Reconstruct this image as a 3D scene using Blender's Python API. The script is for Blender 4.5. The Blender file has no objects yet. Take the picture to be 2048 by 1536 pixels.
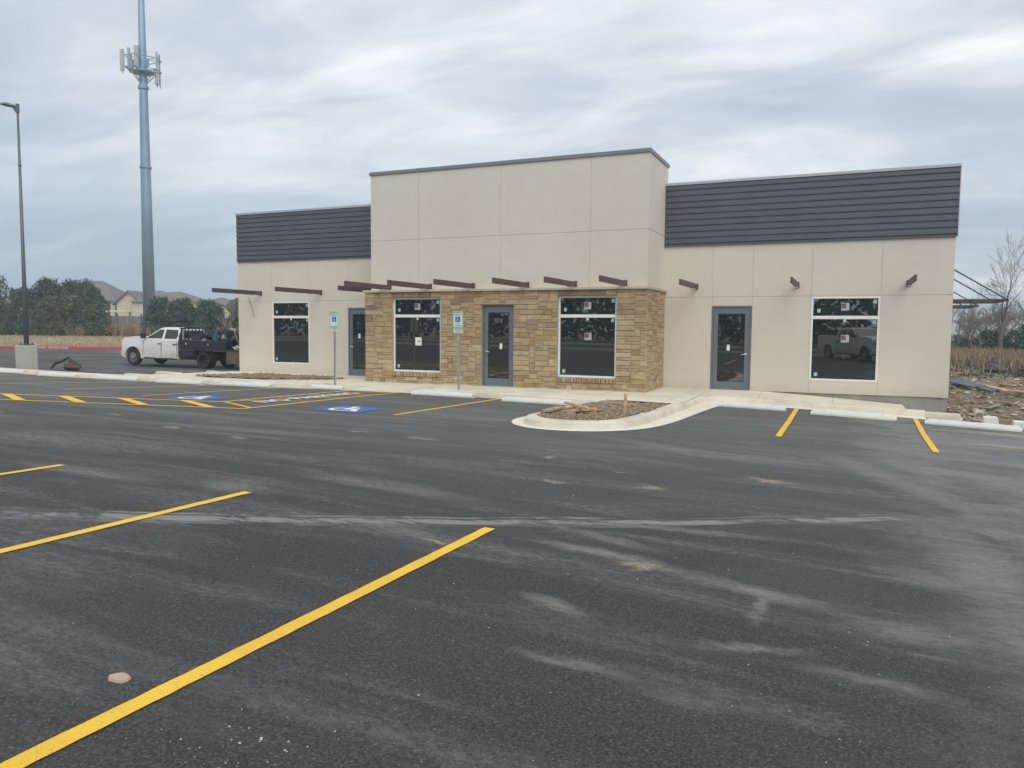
import bpy, math, random
import numpy as np
from mathutils import Vector, Matrix
R = math.radians
rnd = random.Random(7)
sc = bpy.context.scene
COL = sc.collection

# ------------------------------------------------------------------ camera
cam_d = bpy.data.cameras.new("camera"); cam = bpy.data.objects.new("camera", cam_d); COL.objects.link(cam)
cam_d.sensor_width = 36; cam_d.lens = 36 * 1531.39 / 2048
cam_d.clip_start = .05; cam_d.clip_end = 3000
cr = Vector((0.91550026, 0.40224895, 0.00742033)); cu = Vector((-0.03575158, 0.06297029, 0.99737484)); cf = Vector((-0.40072572, 0.91336221, -0.07203036))
M = Matrix(((cr.x, cu.x, -cf.x, 0), (cr.y, cu.y, -cf.y, 0), (cr.z, cu.z, -cf.z, 1.7022), (0, 0, 0, 1)))
cam.matrix_world = M
sc.camera = cam
sc.view_settings.view_transform = 'Standard'; sc.view_settings.look = 'None'
sc.view_settings.exposure = 0.55; sc.view_settings.gamma = 1
sc.render.resolution_x = 1024; sc.render.resolution_y = 768

# ------------------------------------------------------------------ sky and sun
SUN_EL, SUN_AZ = 46, 138           # azimuth measured from +Y towards +X
w = bpy.data.worlds.new("World"); sc.world = w; w.use_nodes = True
nt = w.node_tree; nt.nodes.clear()
def wn(t, **k):
    n = nt.nodes.new(t)
    for a, b in k.items(): setattr(n, a, b)
    return n
out = wn('ShaderNodeOutputWorld'); bg = wn('ShaderNodeBackground'); bg.inputs[1].default_value = 0.1
sky = wn('ShaderNodeTexSky'); sky.sky_type = 'NISHITA'; sky.sun_disc = False
sky.sun_elevation = R(SUN_EL); sky.sun_rotation = R(SUN_AZ); sky.air_density = 1; sky.dust_density = 2
tc = wn('ShaderNodeTexCoord')
sep = wn('ShaderNodeSeparateXYZ'); nt.links.new(tc.outputs['Generated'], sep.inputs[0])
def wm(op, a, b=None, clamp=False):
    n = wn('ShaderNodeMath', operation=op); n.use_clamp = clamp
    for i, v in enumerate((a, b)):
        if v is None: continue
        if isinstance(v, (int, float)): n.inputs[i].default_value = v
        else: nt.links.new(v, n.inputs[i])
    return n.outputs[0]
zz = wm('MAXIMUM', sep.outputs[2], 0.0)
den = wm('ADD', zz, 0.13)
px_ = wm('DIVIDE', sep.outputs[0], den); py_ = wm('DIVIDE', sep.outputs[1], den)
comb = wn('ShaderNodeCombineXYZ'); nt.links.new(px_, comb.inputs[0]); nt.links.new(py_, comb.inputs[1])
mp = wn('ShaderNodeMapping'); mp.inputs['Rotation'].default_value = (0, 0, R(-8)); mp.inputs['Scale'].default_value = (0.42, 0.80, 1); mp.inputs['Location'].default_value = (1.9, 0.4, 0)
nt.links.new(comb.outputs[0], mp.inputs[0])
def wnoise(scale, detail, rough, dist, vec):
    n = wn('ShaderNodeTexNoise'); n.inputs['Scale'].default_value = scale; n.inputs['Detail'].default_value = detail
    n.inputs['Roughness'].default_value = rough; n.inputs['Distortion'].default_value = dist
    nt.links.new(vec, n.inputs['Vector']); return n.outputs['Fac']
n1 = wnoise(1.0, 7, .56, .5, mp.outputs[0]); n2 = wnoise(3.0, 7, .58, .8, mp.outputs[0])
cl = wm('ADD', wm('MULTIPLY', n1, .68), wm('MULTIPLY', n2, .32))
ramp = wn('ShaderNodeValToRGB'); nt.links.new(cl, ramp.inputs[0])
e = ramp.color_ramp.elements
e[0].position = .38; e[0].color = (.43, .50, .56, 1)
e[1].position = .63; e[1].color = (.98, .99, .97, 1)
m_ = e.new(.475); m_.color = (.56, .62, .68, 1)
m_ = e.new(.545); m_.color = (.73, .78, .81, 1)
# a slightly darker, bluer band low over the horizon
hz = wm('MULTIPLY', wm('SUBTRACT', 1.0, wm('DIVIDE', zz, .24), True), wm('SUBTRACT', .30, wm('MULTIPLY', sep.outputs[0], .85), True))
hm = wn('ShaderNodeMixRGB'); hm.inputs[2].default_value = (.30, .41, .54, 1)
nt.links.new(wm('MULTIPLY', hz, .95), hm.inputs[0]); nt.links.new(ramp.outputs[0], hm.inputs[1])
gain = wn('ShaderNodeMixRGB', blend_type='MULTIPLY'); gain.inputs[0].default_value = 1; gain.inputs[2].default_value = (8.7, 8.7, 8.7, 1)
nt.links.new(hm.outputs[0], gain.inputs[1])
mx = wn('ShaderNodeMixRGB'); mx.inputs[0].default_value = .92
nt.links.new(sky.outputs[0], mx.inputs[1]); nt.links.new(gain.outputs[0], mx.inputs[2])
nt.links.new(mx.outputs[0], bg.inputs[0]); nt.links.new(bg.outputs[0], out.inputs[0])

sd = bpy.data.lights.new("sun", 'SUN'); sun = bpy.data.objects.new("sun", sd); COL.objects.link(sun)
sd.energy = 1.3; sd.angle = R(50); sd.color = (1, .965, .91)
sdir = Vector((math.sin(R(SUN_AZ)) * math.cos(R(SUN_EL)), math.cos(R(SUN_AZ)) * math.cos(R(SUN_EL)), math.sin(R(SUN_EL))))
sun.rotation_euler = sdir.to_track_quat('Z', 'Y').to_euler()

# ------------------------------------------------------------------ helpers
def tag(o, label=None, cat=None, group=None, kind=None):
    if label: o['label'] = label
    if cat: o['category'] = cat
    if group: o['group'] = group
    if kind: o['kind'] = kind
    return o
def empty(name, loc=(0, 0, 0), rz=0, label=None, cat=None, group=None):
    o = bpy.data.objects.new(name, None); COL.objects.link(o)
    o.empty_display_size = .2; o.location = loc; o.rotation_euler = (0, 0, rz)
    return tag(o, label, cat, group)
class MB:
    def __init__(s): s.v = []; s.f = []; s.c = []; s.mi = []; s.cur = (1, 1, 1); s.m = 0
    def face(s, pts):
        i = len(s.v); s.v += [tuple(p) for p in pts]; s.f.append(tuple(range(i, i + len(pts)))); s.c.append(s.cur); s.mi.append(s.m)
    def idx(s, verts, faces):
        i = len(s.v); s.v += [tuple(p) for p in verts]
        for f in faces: s.f.append(tuple(a + i for a in f)); s.c.append(s.cur); s.mi.append(s.m)
    def box(s, x0, x1, y0, y1, z0, z1, mat=None):
        vs = [(x0, y0, z0), (x1, y0, z0), (x1, y1, z0), (x0, y1, z0), (x0, y0, z1), (x1, y0, z1), (x1, y1, z1), (x0, y1, z1)]
        if mat is not None: vs = [mat @ Vector(p) for p in vs]
        s.idx(vs, [(0, 3, 2, 1), (4, 5, 6, 7), (0, 1, 5, 4), (1, 2, 6, 5), (2, 3, 7, 6), (3, 0, 4, 7)])
    def prism(s, poly, a, b, axis='y', top=None):
        # poly: 2-D outline, extruded along axis from a to b; `top` optional second outline at b
        q = top or poly; n = len(poly)
        def P(p, t): return {'y': (p[0], t, p[1]), 'z': (p[0], p[1], t), 'x': (t, p[0], p[1])}[axis]
        vs = [P(p, a) for p in poly] + [P(p, b) for p in q]
        s.idx(vs, [tuple(range(n))[::-1], tuple(range(n, 2 * n))] + [(i, (i + 1) % n, n + (i + 1) % n, n + i) for i in range(n)])
    def tube(s, pts, rads, n=8, cap=True):
        pts = [Vector(p) for p in pts]
        if not hasattr(rads, '__len__'): rads = [rads] * len(pts)
        rings = []; up = Vector((0, 0, 1))
        for i, p in enumerate(pts):
            d = (pts[min(i + 1, len(pts) - 1)] - pts[max(i - 1, 0)]).normalized()
            a = d.cross(up)
            if a.length < 1e-3: a = d.cross(Vector((1, 0, 0)))
            a.normalize(); b = a.cross(d)
            rings.append([p + (a * math.cos(t) + b * math.sin(t)) * rads[i] for t in [2 * math.pi * k / n for k in range(n)]])
        vs = [q for r_ in rings for q in r_]; fs = []
        for i in range(len(pts) - 1):
            for k in range(n): fs.append((i * n + k, i * n + (k + 1) % n, (i + 1) * n + (k + 1) % n, (i + 1) * n + k))
        if cap: fs += [tuple(range(n))[::-1], tuple(range((len(pts) - 1) * n, len(pts) * n))]
        s.idx(vs, fs)
    def cyl(s, c, axis, r, h, n=16, r2=None):
        c = Vector(c); d = {'x': Vector((1, 0, 0)), 'y': Vector((0, 1, 0)), 'z': Vector((0, 0, 1))}[axis]
        s.tube([c, c + d * h], [r, r if r2 is None else r2], n)
    def blob(s, c, r, seed=0, sub=1, jit=.25, squash=(1, 1, 1)):
        g = random.Random(seed); n, m = 6 + 2 * sub, 4 + sub; vs = []; fs = []
        for j in range(m + 1):
            th = math.pi * j / m
            for k in range(n):
                ph = 2 * math.pi * k / n; q = r * (1 + g.uniform(-jit, jit))
                vs.append((c[0] + q * math.sin(th) * math.cos(ph) * squash[0], c[1] + q * math.sin(th) * math.sin(ph) * squash[1], c[2] + q * math.cos(th) * squash[2]))
        for j in range(m):
            for k in range(n): fs.append((j * n + k, (j + 1) * n + k, (j + 1) * n + (k + 1) % n, j * n + (k + 1) % n))
        s.idx(vs, fs)
    def build(s, name, mat=None, parent=None, smooth=False, bevel=0, mats=None, loc=None):
        me = bpy.data.meshes.new(name); vs = s.v
        if loc is not None: vs = [(a - loc[0], b - loc[1], c - loc[2]) for a, b, c in vs]
        me.from_pydata(vs, [], s.f); me.update()
        for mm in (mats or [mat]): me.materials.append(mm)
        if mats: me.polygons.foreach_set('material_index', s.mi)
        if any(c != (1, 1, 1) for c in s.c):
            at = me.color_attributes.new('tint', 'FLOAT_COLOR', 'CORNER'); arr = []
            for p, c in zip(me.polygons, s.c): arr += [c[0], c[1], c[2], 1.0] * p.loop_total
            at.data.foreach_set('color', arr)
        if smooth: me.polygons.foreach_set('use_smooth', [True] * len(me.polygons))
        o = bpy.data.objects.new(name, me); COL.objects.link(o)
        if loc is not None: o.location = loc
        if parent: o.parent = parent
        if bevel:
            b = o.modifiers.new('bevel', 'BEVEL'); b.width = bevel; b.segments = 2; b.limit_method = 'ANGLE'; b.angle_limit = R(40)
        return o
def copy_tree(o, parent=None):
    c = o.copy(); COL.objects.link(c)
    if parent: c.parent = parent
    for ch in list(o.children): copy_tree(ch, c)
    return c
def text_mesh(body, size, mat, name, parent=None, mw=Matrix(), ext=0, align='CENTER', sx=1):
    cu_ = bpy.data.curves.new('t', 'FONT'); cu_.body = body; cu_.size = size; cu_.extrude = ext; cu_.align_x = align; cu_.align_y = 'CENTER'; cu_.offset = size * .02
    t = bpy.data.objects.new('t', cu_); COL.objects.link(t); bpy.context.view_layer.update()
    dg = bpy.context.evaluated_depsgraph_get(); me = bpy.data.meshes.new_from_object(t.evaluated_get(dg))
    bpy.data.objects.remove(t); me.materials.clear(); me.materials.append(mat)
    me.transform(mw @ Matrix.Diagonal((sx, 1, 1, 1)))
    o = bpy.data.objects.new(name, me); COL.objects.link(o)
    if parent: o.parent = parent
    return o

# ------------------------------------------------------------------ materials
class NT:
    def __init__(s, name):
        s.m = bpy.data.materials.new(name); s.m.use_nodes = True; s.t = s.m.node_tree
        s.b = s.t.nodes['Principled BSDF']; s._o = None
    def n(s, t, **k):
        n = s.t.nodes.new(t)
        for a, b in k.items(): setattr(n, a, b)
        return n
    def l(s, a, b): s.t.links.new(a, b)
    def obj(s):
        if s._o is None: s._o = s.n('ShaderNodeTexCoord').outputs['Object']
        return s._o
    def math(s, op, a, b=None, c=None, clamp=False):
        n = s.n('ShaderNodeMath', operation=op); n.use_clamp = clamp
        for i, v in enumerate((a, b, c)):
            if v is None: continue
            if isinstance(v, (int, float)): n.inputs[i].default_value = v
            else: s.l(v, n.inputs[i])
        return n.outputs[0]
    def noise(s, scale, detail=4, rough=.5, dist=0, map_=None, rot=0, loc=(0, 0, 0), vec=None):
        v = vec or s.obj()
        if map_ or rot or any(loc):
            m = s.n('ShaderNodeMapping'); m.inputs['Scale'].default_value = map_ or (1, 1, 1); m.inputs['Rotation'].default_value = (0, 0, R(rot)); m.inputs['Location'].default_value = loc
            s.l(v, m.inputs[0]); v = m.outputs[0]
        n = s.n('ShaderNodeTexNoise'); n.inputs['Scale'].default_value = scale; n.inputs['Detail'].default_value = detail
        n.inputs['Roughness'].default_value = rough; n.inputs['Distortion'].default_value = dist
        s.l(v, n.inputs['Vector']); return n.outputs['Fac']
    def ramp(s, fac, stops):
        r = s.n('ShaderNodeValToRGB'); s.l(fac, r.inputs[0]); e = r.color_ramp.elements
        while len(e) < len(stops): e.new(.5)
        for el, (p, c) in zip(e, stops):
            el.position = p; el.color = (c[0], c[1], c[2], 1) if hasattr(c, '__len__') else (c, c, c, 1)
        return r.outputs[0]
    def step(s, v, a, b):
        n = s.n('ShaderNodeMapRange', interpolation_type='SMOOTHSTEP'); s.l(v, n.inputs[0]); n.inputs[1].default_value = a; n.inputs[2].default_value = b; return n.outputs[0]
    def mix(s, f, a, b, mode='MIX'):
        n = s.n('ShaderNodeMixRGB', blend_type=mode)
        for i, v in enumerate((f, a, b)):
            if isinstance(v, (int, float)): n.inputs[i].default_value = v if i == 0 else (v, v, v, 1)
            elif isinstance(v, tuple): n.inputs[i].default_value = (*v, 1)
            else: s.l(v, n.inputs[i])
        return n.outputs[0]
    def col(s, c):
        if isinstance(c, tuple): s.b.inputs['Base Color'].default_value = (*c, 1)
        else: s.l(c, s.b.inputs['Base Color'])
    def bump(s, h, strength=.3, dist=.01):
        b = s.n('ShaderNodeBump'); b.inputs['Strength'].default_value = strength; b.inputs['Distance'].default_value = dist
        s.l(h, b.inputs['Height']); s.l(b.outputs[0], s.b.inputs['Normal'])
    def set(s, rough=.5, metal=0, spec=None, ior=None):
        s.b.inputs['Roughness'].default_value = rough; s.b.inputs['Metallic'].default_value = metal
        if spec is not None: s.b.inputs['Specular IOR Level'].default_value = spec
        if ior: s.b.inputs['IOR'].default_value = ior
        return s
def simple(name, c, rough=.5, metal=0, var=.12, scale=6, bump=0, spec=None):
    m = NT(name); m.set(rough, metal, spec)
    f = m.noise(scale, 5, .6)
    m.col(m.mix(m.step(f, .3, .7), tuple(x * (1 - var) for x in c), tuple(min(1, x * (1 + var)) for x in c)))
    if bump: m.bump(m.noise(scale * 12, 4, .6), bump, .004)
    return m.m

SMEARS = [(-2.41, 5.9, -1.19, 5.75, .10, .55), (-2.28, 6.42, -1.3, 6.05, .10, .45), (-1.54, 5.72, .22, 5.28, .12, .55), (-2.3, 6.73, -.13, 7.1, .09, .4), (-5.9, 7.22, -3.4, 6.96, .22, .38),
    (-8.97, 6.02, -6.96, 5.94, .20, .42), (-6.38, 6.37, -5.53, 6.12, .3, .4), (-.71, 4.32, -.14, 4.52, .06, .6), (-.93, 3.61, -.36, 3.63, .08, .4), (-1.96, 4.63, -1.4, 4.42, .08, .5), (-1.62, 3.75, -.78, 3.7, .07, .42),
    (-4.18, 5.8, -3.12, 5.53, .14, .4), (-.5, 4.83, -.45, 5.5, .05, .55), (.25, 6.64, 1.17, 6.25, .28, .4), (.9, 8.7, 1.15, 4.9, .34, .55), (-.37, 13.31, 1.1, 9.69, .30, .4), (-2.8, 11.8, .08, 11.51, .3, .38),
    (-4.05, 12.61, -.83, 11.32, .28, .35), (-.18, 4.31, .52, 4.24, .10, .45), (.04, 5.18, .75, 5.13, .2, .4), (1.2, 12.5, 3.5, 10.5, .8, .45), (-12, 9.5, -7, 9.9, .25, .3), (1.6, 9.0, 3.0, 6.0, .7, .5)]
def mat_asphalt(name, lift=0.0, marks=True):
    m = NT(name); m.set(.82, 0, .35)
    sp_ = m.n('ShaderNodeSeparateXYZ'); m.l(m.obj(), sp_.inputs[0]); X, Y = sp_.outputs[0], sp_.outputs[1]
    g1 = m.noise(70, 4, .75); g2 = m.noise(30, 4, .75); big = m.noise(.35, 5, .6, .4, (.5, 1, 1), 12)
    base = m.ramp(g1, [(.34, (.010, .010, .011)), (.47, (.038, .037, .037)), (.56, (.066, .064, .062)), (.66, (.145, .14, .135)), (.74, (.28, .27, .26))])
    base = m.mix(m.step(g2, .3, .7), m.mix(1.0, base, .72, 'MULTIPLY'), m.mix(1.0, base, 1.3 if False else 1.0, 'MULTIPLY'))
    # broad paler and darker sweeps left by the roller and by dust
    st = m.noise(1.0, 6, .62, .5, (.16, 1.05, 1), -14); st2 = m.noise(1.7, 6, .6, .8, (.2, 1.3, 1), -30, (7, 3, 0))
    fine = m.noise(22, 5, .75, 0, (.5, 1, 1))
    dust = m.math('MULTIPLY', m.step(st, .46, .70), m.step(fine, .30, .72))
    dust2 = m.math('MULTIPLY', m.step(st2, .50, .70), m.step(fine, .34, .70))
    d = m.math('MAXIMUM', m.math('MULTIPLY', dust, .62), m.math('MULTIPLY', dust2, .50))
    d = m.math('ADD', d, m.math('MULTIPLY', m.step(big, .35, .75), .10 + lift))
    if marks:
        wob = m.noise(.55, 5, .6, .6)
        # dusty right-hand side of the lot
        e1 = m.math('ADD', m.math('MULTIPLY', m.math('SUBTRACT', wob, .5), 3.4), m.math('SUBTRACT', X, m.math('MULTIPLY', m.math('SUBTRACT', Y, 4.0), -.035)))
        patch = m.math('MULTIPLY', m.step(e1, .0, 1.5), m.step(m.noise(.8, 6, .65, 1.2, (.6, 1, 1), -25, (3, 9, 0)), .30, .62))
        d = m.math('MAXIMUM', d, m.math('MULTIPLY', m.math('MULTIPLY', patch, m.step(fine, .15, .65)), .60))
        far = m.math('MULTIPLY', m.step(Y, 5, 16), .26); d = m.math('ADD', d, far)  # whole lot paler with distance: grazing sheen painted into the colour
        # chalky tyre / slurry line crossing the lot
        wv = m.math('MULTIPLY', m.math('SUBTRACT', m.noise(.9, 3, .5), .5), .35)
        q = m.math('ADD', m.math('ADD', 8.16, m.math('MULTIPLY', X, .72)), m.math('MULTIPLY', m.math('MULTIPLY', X, X), .0225))
        dl = m.math('SUBTRACT', m.math('SUBTRACT', Y, q), wv)
        for off, wd, st_ in ((0, .12, 1.0), (.19, .04, .6), (-.15, .06, .35)):
            b_ = m.math('SUBTRACT', 1.0, m.step(m.math('ABSOLUTE', m.math('SUBTRACT', dl, off)), wd * .35, wd * 1.25))
            b_ = m.math('MULTIPLY', b_, m.step(m.noise(5, 7, .78, 0, (.35, 1.2, 1), 0, (off * 50, 0, 0)), .34, .56)); b_ = m.math('MULTIPLY', b_, m.math('ADD', .25, m.step(m.noise(.8, 3, .6, 0, (1, 1, 1), 0, (off * 30, 5, 0)), .38, .55)))
            b_ = m.math('MULTIPLY', b_, m.step(fine, .2, .5))
            b_ = m.math('MULTIPLY', b_, m.math('SUBTRACT', 1.0, m.step(X, .0, 1.6)))
            d = m.math('MAXIMUM', d, m.math('MULTIPLY', b_, st_ * 1.2))
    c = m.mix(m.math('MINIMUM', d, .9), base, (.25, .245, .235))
    if marks:
        wob2 = m.n('ShaderNodeVectorMath', operation='ADD'); m.l(m.obj(), wob2.inputs[0])
        n5 = m.n('ShaderNodeTexNoise'); n5.inputs['Scale'].default_value = 3.5; n5.inputs['Detail'].default_value = 8; n5.inputs['Roughness'].default_value = .75; m.l(m.obj(), n5.inputs['Vector'])
        s5 = m.n('ShaderNodeVectorMath', operation='SUBTRACT'); m.l(n5.outputs['Color'], s5.inputs[0]); s5.inputs[1].default_value = (.5, .5, .5)
        k5 = m.n('ShaderNodeVectorMath', operation='SCALE'); m.l(s5.outputs[0], k5.inputs[0]); k5.inputs['Scale'].default_value = .34; m.l(k5.outputs[0], wob2.inputs[1])
        acc = None
        for (x0, y0, x1, y1, wd, amp) in SMEARS:
            L = math.hypot(x1 - x0, y1 - y0); cx, cy = (x0 + x1) / 2, (y0 + y1) / 2
            mp_ = m.n('ShaderNodeMapping', vector_type='TEXTURE'); mp_.inputs['Location'].default_value = (cx, cy, 0); mp_.inputs['Rotation'].default_value = (0, 0, math.atan2(y1 - y0, x1 - x0)); mp_.inputs['Scale'].default_value = (L * .62, wd * 1.25, 1e3)
            m.l(wob2.outputs[0], mp_.inputs[0]); ln = m.n('ShaderNodeVectorMath', operation='LENGTH'); m.l(mp_.outputs[0], ln.inputs[0])
            v = m.math('MULTIPLY', m.math('SUBTRACT', 1.0, m.step(ln.outputs['Value'], .1, 1.2)), amp * 1.35); acc = v if acc is None else m.math('MAXIMUM', acc, v)
        acc = m.math('MULTIPLY', acc, m.math('ADD', .30, m.math('MULTIPLY', m.math('MULTIPLY', m.step(fine, .25, .62), m.step(m.noise(2.6, 6, .7, .3, (.35, 1.4, 1), -10, (4, 4, 0)), .30, .60)), .85)))
        c = m.mix(acc, c, (.235, .225, .205))
        wobv = m.n('ShaderNodeVectorMath', operation='ADD'); m.l(m.obj(), wobv.inputs[0])
        nn = m.n('ShaderNodeTexNoise'); nn.inputs['Scale'].default_value = 5; nn.inputs['Detail'].default_value = 5; m.l(m.obj(), nn.inputs['Vector'])
        sb = m.n('ShaderNodeVectorMath', operation='SUBTRACT'); m.l(nn.outputs['Color'], sb.inputs[0]); sb.inputs[1].default_value = (.5, .5, .5)
        sc2 = m.n('ShaderNodeVectorMath', operation='SCALE'); m.l(sb.outputs[0], sc2.inputs[0]); sc2.inputs['Scale'].default_value = .45; m.l(sc2.outputs[0], wobv.inputs[1])
        tot = None
        for (x, y, a, b) in [(-2.05, 8.67, .22, .17), (-3.09, 8.33, .16, .10), (-.84, 9.95, .30, .13), (-6.18, 10.54, .34, .16), (-7.48, 10.63, .20, .10), (-8.54, 8.99, .2, .1),
                             (-3.03, 5.44, .17, .04), (-1.4, 5.65, .20, .11), (-3.78, 9.97, .16, .08), (-2.56, 9.44, .2, .07), (-10.2, 9.3, .3, .12), (-12.6, 10.1, .3, .1), (-14.6, 9.2, .35, .08), (3.2, 18.4, .9, .35), (2.7, 16.2, .8, .25)]:
            su = m.n('ShaderNodeVectorMath', operation='SUBTRACT'); m.l(wobv.outputs[0], su.inputs[0]); su.inputs[1].default_value = (x, y, 0)
            mu = m.n('ShaderNodeVectorMath', operation='MULTIPLY'); m.l(su.outputs[0], mu.inputs[0]); mu.inputs[1].default_value = (1 / a, 1 / b, 0)
            ln = m.n('ShaderNodeVectorMath', operation='LENGTH'); m.l(mu.outputs[0], ln.inputs[0])
            v = m.math('SUBTRACT', 1.0, m.step(ln.outputs['Value'], .25, 1.15)); tot = v if tot is None else m.math('MAXIMUM', tot, v)
        tot = m.math('MULTIPLY', tot, m.step(m.noise(30, 4, .7), .32, .6))
        c = m.mix(m.math('MULTIPLY', tot, .75), c, (.40, .34, .24))
    # pale stone chips scattered in the surface
    vo = m.n('ShaderNodeTexVoronoi'); vo.inputs['Scale'].default_value = 9; m.l(m.obj(), vo.inputs['Vector'])
    chip = m.math('MULTIPLY', m.math('LESS_THAN', vo.outputs['Distance'], .055), m.math('GREATER_THAN', m.noise(4.3, 2), .56))
    c = m.mix(m.math('MULTIPLY', chip, .7), c, (.42, .41, .38))
    m.col(c)
    m.bump(m.math('ADD', g1, m.math('MULTIPLY', g2, .8)), .8, .009)
    return m.m
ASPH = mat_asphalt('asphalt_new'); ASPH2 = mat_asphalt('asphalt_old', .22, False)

def mat_concrete(name, c, joints=False, stain=.25):
    m = NT(name); m.set(.85, 0, .3)
    a = m.noise(.9, 6, .65, .3); b = m.noise(14, 5, .7)
    f = m.mix(m.step(a, .35, .75), c, tuple(x * (1 - stain) for x in c)); f = m.mix(m.math('MULTIPLY', m.step(b, .52, .72), .28), f, tuple(x * .55 for x in c))
    if joints:
        s_ = m.n('ShaderNodeSeparateXYZ'); m.l(m.obj(), s_.inputs[0])
        fr = m.math('FRACT', m.math('MULTIPLY', m.math('ADD', s_.outputs[0], .35), 1 / 1.85))
        f = m.mix(m.math('MULTIPLY', m.math('LESS_THAN', fr, .010), .55), f, tuple(x * .3 for x in c))
    m.col(f); m.bump(m.noise(60, 4, .7), .25, .004); return m.m
CONC = mat_concrete('concrete_walk', (.71, .65, .52), True, .2)
CURB = mat_concrete('concrete_kerb', (.68, .63, .52), False, .32)
STOP = mat_concrete('concrete_stop', (.72, .72, .67), False, .26)
RAWC = mat_concrete('concrete_raw', (.36, .34, .29), False, .45)
PIER = mat_concrete('concrete_pier', (.43, .42, .38), False, .25)

def mat_stucco():
    m = NT('stucco'); m.set(.9, 0, .2)
    a = m.noise(.35, 5, .6, .2); b = m.noise(4, 6, .65)
    c = m.mix(m.step(a, .3, .7), (.60, .555, .475), (.655, .612, .53)); s9 = m.n('ShaderNodeSeparateXYZ'); m.l(m.obj(), s9.inputs[0]); c = m.mix(m.math('MULTIPLY', m.math('SUBTRACT', 1.0, m.step(m.math('ADD', s9.outputs[2], m.math('MULTIPLY', m.math('SUBTRACT', b, .5), .5)), .0, .32)), .30), c, (.40, .35, .27)); c = m.mix(m.math('MULTIPLY', m.step(b, .35, .75), .35), c, (.57, .535, .455))
    m.col(c); m.bump(m.noise(70, 5, .75), .35, .004); return m.m
STUC = mat_stucco()
def mat_stone():
    m = NT('sandstone'); m.set(.9, 0, .2)
    at = m.n('ShaderNodeAttribute'); at.attribute_name = 'tint'
    a = m.noise(3.2, 6, .7, .6, (1, 1, 2.2)); b = m.noise(17, 6, .75, .4, (1, 1, 1.7))
    c = m.mix(1.0, at.outputs['Color'], m.ramp(a, [(.3, (.70, .66, .62)), (.5, (1, 1, 1)), (.7, (1.15, 1.12, 1.08))]), 'MULTIPLY')
    c = m.mix(m.math('MULTIPLY', m.step(b, .52, .75), .35), c, (.20, .13, .085))
    m.col(c); m.bump(m.math('ADD', a, m.math('MULTIPLY', b, .7)), .9, .03); return m.m
STONE = mat_stone()
MORT = simple('mortar', (.42, .34, .23), .95)
METAL = simple('panel_steel', (.105, .12, .138), .42, .35, .05, 1.5)
COPE = simple('coping_steel', (.20, .225, .25), .45, .3, .05)
COPEL = simple('coping_light', (.42, .46, .47), .45, .2, .05)
CAPS = simple('cast_stone', (.50, .44, .34), .85, 0, .1)
WHITE = simple('white_vinyl', (.80, .79, .75), .4, 0, .03)
DOORM = simple('door_steel', (.155, .185, .205), .4, .2, .06)
RUST = simple('rust_primer', (.115, .075, .066), .6, .2, .25, 9)
CHROME = simple('brushed_steel', (.65, .66, .66), .25, .9, .05)
def mat_glass():
    m = NT('dark_glass'); m.set(.012, 0, .5, 2.4)
    m.col(m.mix(m.step(m.noise(1.2, 3, .5), .3, .7), (.006, .010, .010), (.012, .017, .016)))
    m.bump(m.noise(.8, 2, .4), .02, .02); return m.m
GLASS = mat_glass()
PAPER = simple('white_paper', (.78, .78, .76), .6, 0, .02)
TEAL = simple('teal_sticker', (.36, .50, .48), .5, 0, .05)
RED = simple('print_red', (.33, .10, .10), .5); NAVY = simple('print_navy', (.07, .09, .16), .5); CARD = simple('sticker_card', (.42, .47, .46), .6, 0, .03)
GREEN = simple('print_green', (.03, .20, .10), .5); BLUE = simple('sign_blue', (.02, .09, .33), .5)
SIGNW = simple('sign_white', (.62, .72, .66), .5, 0, .03)
GALV = simple('galvanised', (.50, .54, .52), .45, .5, .12)
def mat_yellow(name='road_yellow', c=(.86, .53, .045)):
    m = NT(name); m.set(.65, 0, .35)
    g = m.noise(42, 4, .7); h = m.noise(2.2, 5, .65)
    f = m.mix(m.step(h, .3, .75), c, tuple(x * .86 for x in c)); f = m.mix(m.step(g, .60, .74), f, (.30, .21, .04)); f = m.mix(m.math('MULTIPLY', m.step(m.noise(130, 2, .5), .62, .7), .6), f, (.12, .10, .06))
    m.col(f); m.bump(m.noise(95, 3, .65), .35, .006); return m.m
YEL = mat_yellow(); YELF = mat_yellow('road_yellow_thin', (.78, .50, .10))
RWHITE = mat_yellow('road_white', (.86, .86, .82)); RBLUE = mat_yellow('road_blue', (.045, .16, .46)); RREDP = mat_yellow('kerb_red', (.52, .06, .055))
def mat_mulch():
    m = NT('gravel_mulch'); m.set(.95, 0, .2)
    c = m.ramp(m.noise(28, 5, .75), [(.3, (.10, .075, .05)), (.5, (.31, .235, .155)), (.68, (.52, .44, .32))])
    m.col(c); m.bump(m.noise(30, 4, .8), .8, .03); return m.m
MULCH = mat_mulch()
def mat_ground():
    m = NT('ground_soil'); m.set(.95, 0, .2)
    s_ = m.n('ShaderNodeSeparateXYZ'); m.l(m.obj(), s_.inputs[0])
    a = m.noise(1.3, 7, .72, .5); b = m.noise(.12, 5, .6, .5, (.5, 1, 1))
    straw = m.ramp(a, [(.3, (.22, .17, .105)), (.5, (.36, .30, .195)), (.7, (.50, .43, .30))]); straw = m.mix(m.step(b, .42, .62), straw, (.24, .20, .13))
    dirt = m.ramp(m.noise(2.4, 8, .75, .4), [(.3, (.10, .075, .05)), (.48, (.20, .155, .11)), (.58, (.28, .23, .17)), (.72, (.46, .42, .35))])
    c = m.mix(m.step(s_.outputs[0], -14, -8), straw, dirt)
    m.col(c); m.bump(m.noise(6, 6, .8), .8, .08); return m.m
SOIL = mat_ground()
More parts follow.
